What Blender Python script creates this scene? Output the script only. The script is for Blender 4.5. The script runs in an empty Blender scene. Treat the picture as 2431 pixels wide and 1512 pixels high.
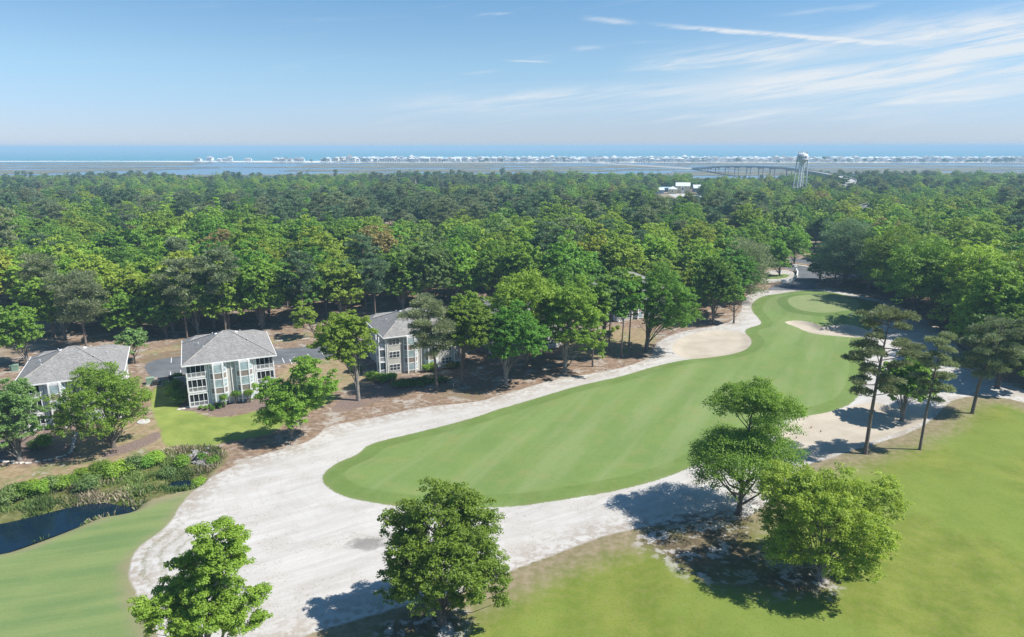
import bpy, math, random
import numpy as np
from mathutils import Vector, Matrix

scene = bpy.context.scene
col = scene.collection
R = math.radians
rnd = random.Random(7)

# ------------------------------------------------------------------ camera
CAM_H = 50.0
IW, IH = 2431.0, 1512.0                # pixel frame used for measuring
F = IW * 24.0 / 36.0
PITCH = math.atan((756 - 348.7) / F)
cam_d = bpy.data.cameras.new("camera"); cam_d.lens = 24; cam_d.sensor_width = 36
cam_d.clip_start = 0.5; cam_d.clip_end = 120000
cam = bpy.data.objects.new("camera", cam_d); col.objects.link(cam)
cam.location = (0, 0, CAM_H); cam.rotation_euler = (R(90) - PITCH, R(0.07), 0)
scene.camera = cam
SP, CP = math.sin(PITCH), math.cos(PITCH)

def vf(y):
    return F * SP + (y - 756) * CP, F * CP - (y - 756) * SP
def G(x, y, z=0.0):
    """pixel -> point on the level z"""
    v, f = vf(y); D = (CAM_H - z) * f / v
    return ((x - 1215.5) / f * D, D)
def Zat(y, D):
    v, f = vf(y); return CAM_H - D * v / f
def ANG(x, y):
    v, f = vf(y); a = math.atan2(x - 1215.5, f)
    return a, math.atan2(-v, math.hypot(x - 1215.5, f))

# ------------------------------------------------------------------ world
SUN_EL = R(52); SUN_AZ_VEC = Vector((0.985, -0.14, 0)).normalized()   # towards the sun
w = bpy.data.worlds.new("World"); scene.world = w; w.use_nodes = True

class NB:
    """small shader-graph builder"""
    def __init__(s, nt):
        s.nt = nt; nt.nodes.clear(); s.N = nt.nodes; s.L = nt.links
    def put(s, sock, v):
        if v is None: return
        if isinstance(v, bpy.types.NodeSocket): s.L.new(v, sock)
        elif isinstance(v, (tuple, list)):
            if len(v) == 3 and sock.type == 'RGBA': v = (*v, 1)
            sock.default_value = v
        else:
            if sock.type in ('RGBA',): sock.default_value = (v, v, v, 1)
            elif sock.type == 'VECTOR': sock.default_value = (v, v, v)
            else: sock.default_value = v
    def m(s, op, a, b=None, c=None, clamp=False):
        n = s.N.new('ShaderNodeMath'); n.operation = op; n.use_clamp = clamp
        s.put(n.inputs[0], a); s.put(n.inputs[1], b); s.put(n.inputs[2], c); return n.outputs[0]
    def vm(s, op, a, b=None):
        n = s.N.new('ShaderNodeVectorMath'); n.operation = op
        s.put(n.inputs[0], a); s.put(n.inputs[1], b); return n.outputs[0]
    def mix(s, f, a, b, mode='MIX'):
        n = s.N.new('ShaderNodeMix'); n.data_type = 'RGBA'; n.blend_type = mode
        s.put(n.inputs[0], f); s.put(n.inputs[6], a); s.put(n.inputs[7], b); return n.outputs[2]
    def sm(s, x, lo, hi, a=0.0, b=1.0):
        n = s.N.new('ShaderNodeMapRange'); n.interpolation_type = 'SMOOTHSTEP'
        s.put(n.inputs[0], x); s.put(n.inputs[1], lo); s.put(n.inputs[2], hi)
        s.put(n.inputs[3], a); s.put(n.inputs[4], b); return n.outputs[0]
    def noise(s, scale, detail=2.0, vec=None, rough=0.55, dist=0.0, out=0):
        n = s.N.new('ShaderNodeTexNoise'); s.put(n.inputs['Vector'], vec)
        n.inputs['Scale'].default_value = scale; n.inputs['Detail'].default_value = detail
        n.inputs['Roughness'].default_value = rough; n.inputs['Distortion'].default_value = dist
        return n.outputs[out]
    def attr(s, name, kind='GEOMETRY', out='Fac'):
        n = s.N.new('ShaderNodeAttribute'); n.attribute_name = name; n.attribute_type = kind
        return n.outputs[out]
    def comb(s, x, y, z):
        n = s.N.new('ShaderNodeCombineXYZ')
        s.put(n.inputs[0], x); s.put(n.inputs[1], y); s.put(n.inputs[2], z); return n.outputs[0]
    def sep(s, v):
        n = s.N.new('ShaderNodeSeparateXYZ'); s.put(n.inputs[0], v); return n.outputs
    def new(s, t): return s.N.new(t)

def build_world():
    b = NB(w.node_tree)
    sky = b.new('ShaderNodeTexSky'); sky.sky_type = 'NISHITA'; sky.sun_disc = False
    sky.sun_elevation = SUN_EL
    sky.sun_rotation = math.atan2(SUN_AZ_VEC.x, SUN_AZ_VEC.y)
    sky.altitude = 0; sky.air_density = 0.85; sky.dust_density = 0.1; sky.ozone_density = 3.0
    tc = b.new('ShaderNodeTexCoord').outputs['Generated']
    d = b.sep(b.vm('NORMALIZE', tc))
    az = b.m('ARCTAN2', d[0], d[1]); el = b.m('ARCSINE', d[2])
    # colour balance of the whole sky: a clean blue with a milky, slightly mauve lower sky
    tint = b.mix(b.sm(el, 0.0, 0.12), (0.66, 0.70, 0.96), (0.90, 0.99, 1.01))
    tint = b.mix(b.sm(el, 0.11, 0.30), tint, (0.68, 1.06, 1.12))
    base = b.mix(1.0, sky.outputs[0], tint, 'MULTIPLY')
    # cirrus: fibrous noise inside drifting bands
    slant = b.m('SUBTRACT', el, b.m('MULTIPLY', az, 0.12))
    fv = b.comb(b.m('MULTIPLY', az, 5.0), b.m('MULTIPLY', slant, 70.0), 0.0)
    fib = b.noise(1.0, 6.0, fv, 0.62, 0.6)
    fv2 = b.comb(b.m('MULTIPLY', az, 16.0), b.m('MULTIPLY', slant, 120.0), 3.0)
    fib2 = b.noise(1.0, 5.0, fv2, 0.65, 0.8)
    tot = None
    bands = [((1500, 52), (2300, 118), 6.0, 1.15, 9, 0.35), ((1370, 41), (1530, 56), 7, .55, 0, .5),
             ((1120, 36), (1232, 30), 3.5, .45, 0, .4), ((1180, 143), (1325, 147), 2.6, .6, 0, .3),
             ((1440, 160), (2080, 96), 30, 1.0, 0, .9), ((1600, 212), (2850, 112), 30, 1.15, 0, .8),
             ((1880, 120), (2200, 30), 18, .50, 0, .9), ((1780, 42), (2180, 0), 6, .40, 0, .6),
             ((1950, 110), (2950, -20), 44, 1.05, 0, .9), ((2050, 110), (2950, 60), 44, 1.0, 0, .8),
             ((850, 242), (1850, 192), 22, .7, 0, .9), ((860, 243), (1400, 262), 14, .24, 0, .8),
             ((1350, 116), (1440, 112), 6, .38, 0, .6), ((1480, 102), (1640, 98), 5, .25, 0, .6),
             ((1080, 178), (1200, 165), 4, .25, 0, .5), ((1900, 235), (2800, 195), 22, .38, 0, .7),
             ((1000, 262), (2800, 240), 30, .16, 0, .7), ((1500, 175), (3100, 60), 75, .45, 0, .1), ((1300, 235), (3100, 170), 60, .40, 0, .1), ((500, 260), (2300, 215), 50, .22, 0, .1)]
    for (A, B, wd, st, bow, fz) in bands:
        a0, e0 = ANG(*A); a1, e1 = ANG(*B); L = math.hypot(a1 - a0, e1 - e0)
        ux, uy = (a1 - a0) / L, (e1 - e0) / L
        px_ = 1 / F
        da = b.m('SUBTRACT', az, a0); de = b.m('SUBTRACT', el, e0)
        t = b.m('DIVIDE', b.m('ADD', b.m('MULTIPLY', da, ux), b.m('MULTIPLY', de, uy)), L)
        q = b.m('SUBTRACT', b.m('MULTIPLY', de, ux), b.m('MULTIPLY', da, uy))
        if bow: q = b.m('SUBTRACT', q, b.m('MULTIPLY', b.m('MULTIPLY', t, b.m('SUBTRACT', 1.0, t)), bow * px_))
        q = b.m('ADD', q, b.m('MULTIPLY', b.m('SUBTRACT', fib2 if wd < 10 else fib, 0.5), wd * 2.1 * px_))
        mk = b.sm(b.m('ABSOLUTE', q), wd * 1.25 * px_, 0.0)
        ends = b.m('MULTIPLY', b.sm(t, 0.0, 0.38), b.sm(t, 1.0, 0.55))
        tex = b.m('MULTIPLY', b.sm(fib, 0.30, 0.70), b.sm(fib2, 0.15, 0.62)) if fz > .55 else (b.sm(fib, 0.1, 0.75) if fz < .2 else b.sm(fib2, 0.22, 0.62))
        one = b.m('MULTIPLY', b.m('MULTIPLY', mk, ends), b.m('MULTIPLY', tex, st))
        tot = one if tot is None else b.m('ADD', tot, one)
    # thin cirrus over the rest of the sky
    veil = b.m('MULTIPLY', b.sm(fib, 0.55, 0.85), 0.16)
    cl = b.m('MULTIPLY', b.m('MINIMUM', b.m('ADD', tot, veil), 0.92), b.sm(el, -0.01, 0.03))
    lum = b.mix(cl, base, (6.1, 6.5, 6.9))
    bg = b.new('ShaderNodeBackground'); b.put(bg.inputs[0], lum); bg.inputs[1].default_value = 0.081
    out = b.new('ShaderNodeOutputWorld'); b.L.new(bg.outputs[0], out.inputs[0])
build_world()

sun_d = bpy.data.lights.new("sun", 'SUN'); sun_d.energy = 4.8; sun_d.angle = R(0.5); sun_d.color = (1.0, 0.955, 0.88)
sun = bpy.data.objects.new("sun", sun_d); col.objects.link(sun)
to_sun = Vector((SUN_AZ_VEC.x * math.cos(SUN_EL), SUN_AZ_VEC.y * math.cos(SUN_EL), math.sin(SUN_EL)))
sun.rotation_euler = to_sun.to_track_quat('Z', 'Y').to_euler()
sun.location = (200, -60, 300)

vs = scene.view_settings
vs.view_transform = 'Standard'; vs.look = 'None'; vs.exposure = 0.7; vs.gamma = 1.0; vs.use_curve_mapping = False
cy = scene.cycles
cy.max_bounces = 6; cy.diffuse_bounces = 3; cy.glossy_bounces = 3; cy.transmission_bounces = 4
cy.transparent_max_bounces = 8; cy.volume_bounces = 0; cy.caustics_reflective = False; cy.caustics_refractive = False
cy.use_denoising = True
try: cy.denoiser = 'OPENIMAGEDENOISE'; cy.denoising_prefilter = 'NONE'
except Exception: pass

# ------------------------------------------------------------------ materials
MATS = {}
def simple(name, c, rough=0.7, var=0.15, scale=1.5, metal=0.0, spec=0.3, bump=0.0, bscale=20, c2=None):
    m = bpy.data.materials.new(name); m.use_nodes = True; b = NB(m.node_tree)
    p = b.new('ShaderNodeBsdfPrincipled'); o = b.new('ShaderNodeOutputMaterial'); b.L.new(p.outputs[0], o.inputs[0])
    tc = b.new('ShaderNodeTexCoord').outputs['Object']
    n = b.noise(scale, 4, tc)
    lo = tuple(x * (1 - var) for x in c); hi = tuple(min(1, x * (1 + var)) for x in c)
    if c2: hi = c2
    b.put(p.inputs['Base Color'], b.mix(b.sm(n, .3, .7), lo, hi))
    p.inputs['Roughness'].default_value = rough; p.inputs['Metallic'].default_value = metal
    p.inputs['Specular IOR Level'].default_value = spec
    if bump:
        bn = b.new('ShaderNodeBump'); bn.inputs['Strength'].default_value = bump; bn.inputs['Distance'].default_value = .05
        b.put(bn.inputs['Height'], b.noise(bscale, 3, tc)); b.L.new(bn.outputs[0], p.inputs['Normal'])
    MATS[name] = m; return m

def banded(name, c, gap, axis=2, depth=0.22, rough=0.7, var=0.08):
    """clapboard siding / shingle courses: narrow recessed joints"""
    m = bpy.data.materials.new(name); m.use_nodes = True; b = NB(m.node_tree)
    p = b.new('ShaderNodeBsdfPrincipled'); o = b.new('ShaderNodeOutputMaterial'); b.L.new(p.outputs[0], o.inputs[0])
    tc = b.new('ShaderNodeTexCoord').outputs['Object']
    z = b.sep(tc)[axis]
    fr = b.m('FRACT', b.m('DIVIDE', z, gap))
    n = b.noise(1.2, 4, tc)
    colr = b.mix(b.sm(n, .3, .7), tuple(x * (1 - var) for x in c), tuple(x * (1 + var) for x in c))
    p.inputs['Roughness'].default_value = rough; p.inputs['Specular IOR Level'].default_value = .2
    b.put(p.inputs['Base Color'], colr)
    bn = b.new('ShaderNodeBump'); bn.inputs['Strength'].default_value = .7; bn.inputs['Distance'].default_value = depth * gap
    b.put(bn.inputs['Height'], b.m('SUBTRACT', 1.0, fr)); b.L.new(bn.outputs[0], p.inputs['Normal'])
    MATS[name] = m; return m

def roof_mat(name, c):
    m = bpy.data.materials.new(name); m.use_nodes = True; b = NB(m.node_tree)
    p = b.new('ShaderNodeBsdfPrincipled'); o = b.new('ShaderNodeOutputMaterial'); b.L.new(p.outputs[0], o.inputs[0])
    tc = b.new('ShaderNodeTexCoord').outputs['Object']; s = b.sep(tc)
    z = s[2]
    course = b.m('FLOOR', b.m('DIVIDE', z, 0.11))
    v = b.comb(b.m('MULTIPLY', s[0], 2.2), b.m('MULTIPLY', s[1], 2.2), b.m('MULTIPLY', course, 5.3))
    n = b.noise(1.0, 1, v)
    big = b.noise(0.25, 4, tc, .6)
    streak = b.noise(1.0, 4, b.comb(b.m('MULTIPLY', s[0], .9), b.m('MULTIPLY', s[1], .25), b.m('MULTIPLY', z, .2)))
    cc = b.mix(b.sm(n, .3, .7), tuple(x * .78 for x in c), tuple(x * 1.2 for x in c))
    cc = b.mix(b.m('MULTIPLY', b.sm(big, .45, .75), .22), cc, tuple(x * .6 for x in c))
    cc = b.mix(b.m('MULTIPLY', b.sm(streak, .5, .75), .35), cc, tuple(x * .62 for x in c))
    b.put(p.inputs['Base Color'], cc); p.inputs['Roughness'].default_value = .9; p.inputs['Specular IOR Level'].default_value = .15
    bn = b.new('ShaderNodeBump'); bn.inputs['Strength'].default_value = .5; bn.inputs['Distance'].default_value = .02
    b.put(bn.inputs['Height'], b.m('FRACT', b.m('DIVIDE', z, .11))); b.L.new(bn.outputs[0], p.inputs['Normal'])
    MATS[name] = m; return m

def leafmat(name, dark, light, trans=0.42, tint=(1.25, 1.2, .55)):
    m = bpy.data.materials.new(name); m.use_nodes = True; b = NB(m.node_tree)
    t = b.attr('tone')
    oi = b.new('ShaderNodeObjectInfo').outputs['Random']
    c = b.mix(t, dark, light)
    hs = b.new('ShaderNodeHueSaturation')
    b.put(hs.inputs['Hue'], b.m('ADD', 0.485, b.m('MULTIPLY', oi, 0.03)))
    b.put(hs.inputs['Value'], b.m('ADD', 0.78, b.m('MULTIPLY', b.m('FRACT', b.m('MULTIPLY', oi, 7.31)), 0.44)))
    b.put(hs.inputs['Color'], c); hs.inputs['Saturation'].default_value = 1.0
    c = hs.outputs[0]
    p = b.new('ShaderNodeBsdfPrincipled'); b.put(p.inputs['Base Color'], c)
    p.inputs['Roughness'].default_value = .5; p.inputs['Specular IOR Level'].default_value = .25
    tr = b.new('ShaderNodeBsdfTranslucent'); b.put(tr.inputs[0], b.mix(1.0, c, tint, 'MULTIPLY'))
    mx = b.new('ShaderNodeMixShader'); mx.inputs[0].default_value = trans
    b.L.new(p.outputs[0], mx.inputs[1]); b.L.new(tr.outputs[0], mx.inputs[2])
    o = b.new('ShaderNodeOutputMaterial'); b.L.new(mx.outputs[0], o.inputs[0])
    MATS[name] = m; return m

leafmat('leaf_mid', (0.085, 0.185, 0.026), (0.265, 0.425, 0.06))
leafmat('leaf_lime', (0.145, 0.255, 0.028), (0.37, 0.505, 0.072))
leafmat('leaf_yellow', (0.19, 0.27, 0.03), (0.42, 0.49, 0.075))
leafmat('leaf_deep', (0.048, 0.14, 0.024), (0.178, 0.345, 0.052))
leafmat('leaf_pale', (0.105, 0.185, 0.06), (0.26, 0.375, 0.12))
leafmat('leaf_rust', (0.180, 0.174, 0.060), (0.396, 0.348, 0.132))
leafmat('leaf_pine', (0.130, 0.170, 0.080), (0.330, 0.385, 0.205), .38, (1.0, 1.05, .75))
leafmat('leaf_pine_dark', (0.070, 0.134, 0.067), (0.216, 0.314, 0.162), .36, (.95, 1.05, .8))
leafmat('leaf_dry', (0.217, 0.203, 0.123), (0.478, 0.420, 0.290), .2)
simple('bark', (0.125, 0.105, 0.088), .9, .35, 2.0, bump=.6, bscale=8)
simple('bark_grey', (0.200, 0.185, 0.165), .9, .35, 2.0, bump=.6, bscale=8)
simple('bark_pine', (0.165, 0.128, 0.108), .9, .35, 3.0, bump=.7, bscale=6)
simple('white', (0.80, 0.80, 0.80), .5, .05, .8)
simple('white_metal', (0.66, 0.67, 0.68), .4, .08, .8)
banded('siding', (0.46, 0.445, 0.405), .17)
banded('shingle', (0.235, 0.20, 0.165), .14)
simple('grey_paint', (0.34, 0.33, 0.31), .6, .06)
simple('concrete', (0.42, 0.41, 0.38), .85, .15, 3, bump=.2)
roof_mat('roof', (0.235, 0.228, 0.222))
simple('ridge', (0.30, 0.28, 0.255), .9, .15)
simple('interior', (0.055, 0.052, 0.050), .8, .3)
simple('dark_metal', (0.035, 0.037, 0.042), .4, .2, spec=.5)
simple('green_box', (0.20, 0.30, 0.22), .5, .08)
simple('black_plastic', (0.012, 0.013, 0.017), .35, .2, spec=.5)
simple('stone', (0.48, 0.45, 0.41), .9, .25, 4, bump=.4)
simple('rubble', (0.22, 0.215, 0.205), .9, .5, 4, bump=.4)
simple('paint', (0.72, 0.72, 0.70), .6, .15, 3)
simple('hull', (0.75, 0.76, 0.78), .3, .05, spec=.5)
simple('car_blue', (0.05, 0.10, 0.17), .25, .05, spec=.6)
simple('car_white', (0.70, 0.70, 0.70), .25, .05, spec=.6)
simple('tyre', (0.02, 0.02, 0.02), .8, .1)
simple('metal_roof', (0.62, 0.65, 0.70), .4, .06, .5, spec=.5)
simple('cream', (0.62, 0.55, 0.38), .7, .08)
simple('pale_blue', (0.30, 0.45, 0.52), .7, .08)
simple('bluegrey', (0.12, 0.19, 0.28), .7, .08)
simple('rust_red', (0.35, 0.16, 0.11), .7, .1)
for i, c in enumerate([(0.74, 0.75, 0.75), (0.60, 0.66, 0.70), (0.66, 0.60, 0.48), (0.42, 0.55, 0.62), (0.64, 0.52, 0.47)]):
    simple('beach_wall_%d' % i, c, .7, .06, .2)
for i, c in enumerate([(0.40, 0.41, 0.42), (0.62, 0.63, 0.64), (0.30, 0.24, 0.21)]):
    simple('beach_roof_%d' % i, c, .7, .1, .2)
simple('marsh_mud', (0.130, 0.115, 0.080), .95, .3, .02, c2=(0.175, 0.165, 0.095))
simple('beach_sand', (0.66, 0.62, 0.55), .95, .1, .01)
simple('bridge_concrete', (0.33, 0.34, 0.34), .8, .12, .2)
simple('deck_pale', (0.36, 0.355, 0.34), .8, .1, .2)

def glass(name, c, rough=.08):
    m = bpy.data.materials.new(name); m.use_nodes = True; b = NB(m.node_tree)
    p = b.new('ShaderNodeBsdfPrincipled'); o = b.new('ShaderNodeOutputMaterial'); b.L.new(p.outputs[0], o.inputs[0])
    tc = b.new('ShaderNodeTexCoord').outputs['Object']
    n = b.noise(.9, 3, tc)
    b.put(p.inputs['Base Color'], b.mix(b.sm(n, .35, .65), tuple(x * .8 for x in c), tuple(x * 1.15 for x in c)))
    p.inputs['Roughness'].default_value = rough; p.inputs['Specular IOR Level'].default_value = .7
    MATS[name] = m
glass('blind_glass', (0.33, 0.42, 0.44), .15)
glass('dark_glass', (0.045, 0.055, 0.065))
def screen_mat():
    m = bpy.data.materials.new('screen'); m.use_nodes = True; b = NB(m.node_tree)
    d = b.new('ShaderNodeBsdfDiffuse'); d.inputs[0].default_value = (.035, .037, .04, 1)
    t = b.new('ShaderNodeBsdfTransparent'); mx = b.new('ShaderNodeMixShader'); mx.inputs[0].default_value = .5
    b.L.new(d.outputs[0], mx.inputs[1]); b.L.new(t.outputs[0], mx.inputs[2])
    o = b.new('ShaderNodeOutputMaterial'); b.L.new(mx.outputs[0], o.inputs[0]); MATS['screen'] = m
screen_mat()
def water(name, c, rough, bscale, bstr, stretch=(1, 1, 1), spec=.5):
    m = bpy.data.materials.new(name); m.use_nodes = True; b = NB(m.node_tree)
    p = b.new('ShaderNodeBsdfPrincipled'); o = b.new('ShaderNodeOutputMaterial'); b.L.new(p.outputs[0], o.inputs[0])
    p.inputs['Base Color'].default_value = (*c, 1); p.inputs['Roughness'].default_value = rough; p.inputs['IOR'].default_value = 1.33
    p.inputs['Specular IOR Level'].default_value = spec
    tc = b.new('ShaderNodeTexCoord').outputs['Object']
    bn = b.new('ShaderNodeBump'); bn.inputs['Strength'].default_value = bstr; bn.inputs['Distance'].default_value = .1
    b.put(bn.inputs['Height'], b.noise(bscale, 3, b.vm('MULTIPLY', tc, stretch))); b.L.new(bn.outputs[0], p.inputs['Normal'])
    MATS[name] = m
water('pond_water', (0.004, 0.014, 0.028), .03, 1.5, .12)
water('sea_water', (0.050, 0.205, 0.260), .45, .02, .3, spec=.25)
water('estuary', (0.10, 0.17, 0.24), .25, .05, .2)

# ------------------------------------------------------------------ object helpers
def tag(o, label=None, cat=None, group=None, kind=None):
    if label: o['label'] = label
    if cat: o['category'] = cat
    if group: o['group'] = group
    if kind: o['kind'] = kind
    return o
def link(name, me, mat=None, parent=None, loc=None):
    o = bpy.data.objects.new(name, me); col.objects.link(o)
    if mat is not None: me.materials.append(MATS[mat] if isinstance(mat, str) else mat)
    if parent: o.parent = parent
    if loc: o.location = loc
    return o
def empty(name, loc, rz=0.0):
    o = bpy.data.objects.new(name, None); col.objects.link(o)
    o.location = loc; o.rotation_euler = (0, 0, rz); o.empty_display_size = .5; return o
def copy_tree(o, parent=None):
    c = o.copy(); col.objects.link(c); c.parent = parent
    for ch in list(o.children): copy_tree(ch, c)
    return c

class MB:
    def __init__(s): s.v = []; s.f = []
    def poly(s, pts, faces):
        n = len(s.v); s.v += [tuple(p) for p in pts]; s.f += [tuple(i + n for i in f) for f in faces]; return s
    def box(s, x0, x1, y0, y1, z0, z1):
        return s.poly([(x0, y0, z0), (x1, y0, z0), (x1, y1, z0), (x0, y1, z0), (x0, y0, z1), (x1, y0, z1), (x1, y1, z1), (x0, y1, z1)],
                      [(3, 2, 1, 0), (4, 5, 6, 7), (0, 1, 5, 4), (1, 2, 6, 5), (2, 3, 7, 6), (3, 0, 4, 7)])
    def prism(s, pts, z0, z1):
        n = len(pts)
        return s.poly([(x, y, z0) for x, y in pts] + [(x, y, z1) for x, y in pts],
                      [tuple(range(n))[::-1], tuple(range(n, 2 * n))] + [(i, (i + 1) % n, (i + 1) % n + n, i + n) for i in range(n)])
    def facet(s, a, bb, s0, s1, z0, z1, t0, t1):
        """board on the vertical plane a->bb (outward on the right-hand side)"""
        a = Vector(a); bb = Vector(bb); d = (bb - a); L = d.length; d /= L; nrm = Vector((d.y, -d.x))
        q = [a + d * (s0 * L) + nrm * t0, a + d * (s1 * L) + nrm * t0, a + d * (s1 * L) + nrm * t1, a + d * (s0 * L) + nrm * t1]
        return s.prism([(p.x, p.y) for p in (q[0], q[3], q[2], q[1])], z0, z1)
    def tube(s, pts, rad, n=6, cap=True):
        pts = [Vector(p) for p in pts]; k0 = len(s.v); m = len(pts)
        for i, p in enumerate(pts):
            t = (pts[min(i + 1, m - 1)] - pts[max(i - 1, 0)]).normalized()
            u = t.cross(Vector((0, 0, 1)) if abs(t.z) < .9 else Vector((1, 0, 0))).normalized(); v = t.cross(u)
            for k in range(n):
                a = 2 * math.pi * k / n
                s.v.append(tuple(p + (u * math.cos(a) + v * math.sin(a)) * rad[i]))
        for i in range(m - 1):
            for k in range(n):
                a = k0 + i * n + k; b_ = k0 + i * n + (k + 1) % n
                s.f.append((a, b_, b_ + n, a + n))
        if cap:
            s.f.append(tuple(k0 + k for k in range(n))[::-1]); s.f.append(tuple(k0 + (m - 1) * n + k for k in range(n)))
        return s
    def lathe(s, prof, n=20, c=(0, 0)):
        k0 = len(s.v)
        for r, z in prof:
            for k in range(n):
                a = 2 * math.pi * k / n; s.v.append((c[0] + r * math.cos(a), c[1] + r * math.sin(a), z))
        for i in range(len(prof) - 1):
            for k in range(n):
                a = k0 + i * n + k; b_ = k0 + i * n + (k + 1) % n
                s.f.append((a, b_, b_ + n, a + n))
        s.f.append(tuple(k0 + k for k in range(n))[::-1]); s.f.append(tuple(k0 + (len(prof) - 1) * n + k for k in range(n)))
        return s
    def mesh(s, name, smooth=False):
        me = bpy.data.meshes.new(name); me.from_pydata(s.v, [], s.f)
        if smooth: me.polygons.foreach_set('use_smooth', [True] * len(s.f))
        me.update(); return me
    def build(s, name, mat, parent=None, loc=None, smooth=False):
        return link(name, s.mesh(name, smooth), mat, parent, loc)

def np_mesh(name, V, Q, attrs=None, tris=False):
    k = Q.shape[1]
    me = bpy.data.meshes.new(name)
    me.vertices.add(len(V)); me.vertices.foreach_set('co', V.astype(np.float32).ravel())
    me.loops.add(Q.size); me.loops.foreach_set('vertex_index', Q.astype(np.int32).ravel())
    me.polygons.add(len(Q)); me.polygons.foreach_set('loop_start', np.arange(0, Q.size, k, dtype=np.int32))
    me.polygons.foreach_set('loop_total', np.full(len(Q), k, dtype=np.int32))
    for n, a in (attrs or {}).items():
        at = me.attributes.new(n, 'FLOAT', 'POINT'); at.data.foreach_set('value', a.astype(np.float32))
    me.update(calc_edges=True); return me

# ------------------------------------------------------------------ ground: traced outlines -> signed distances
def PG(pts): return np.array([G(*p) for p in pts])
def smooth_closed(P, it=2):
    for _ in range(it):
        Qn = np.roll(P, -1, axis=0)
        P = np.stack([.75 * P + .25 * Qn, .25 * P + .75 * Qn], 1).reshape(-1, 2)
    return P
def sdf(P, X, Y):
    """signed distance, positive inside"""
    d = np.full(X.shape, 1e9); ins = np.zeros(X.shape, bool)
    for i in range(len(P)):
        ax, ay = P[i]; bx, by = P[(i + 1) % len(P)]
        ex, ey = bx - ax, by - ay; L2 = ex * ex + ey * ey + 1e-9
        t = np.clip(((X - ax) * ex + (Y - ay) * ey) / L2, 0, 1)
        d = np.minimum(d, (X - ax - t * ex) ** 2 + (Y - ay - t * ey) ** 2)
        c = ((ay > Y) != (by > Y)); xin = ax + (Y - ay) * ex / (ey if abs(ey) > 1e-9 else 1e-9)
        ins ^= c & (X < xin)
    d = np.sqrt(d); return np.where(ins, d, -d)

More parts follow.
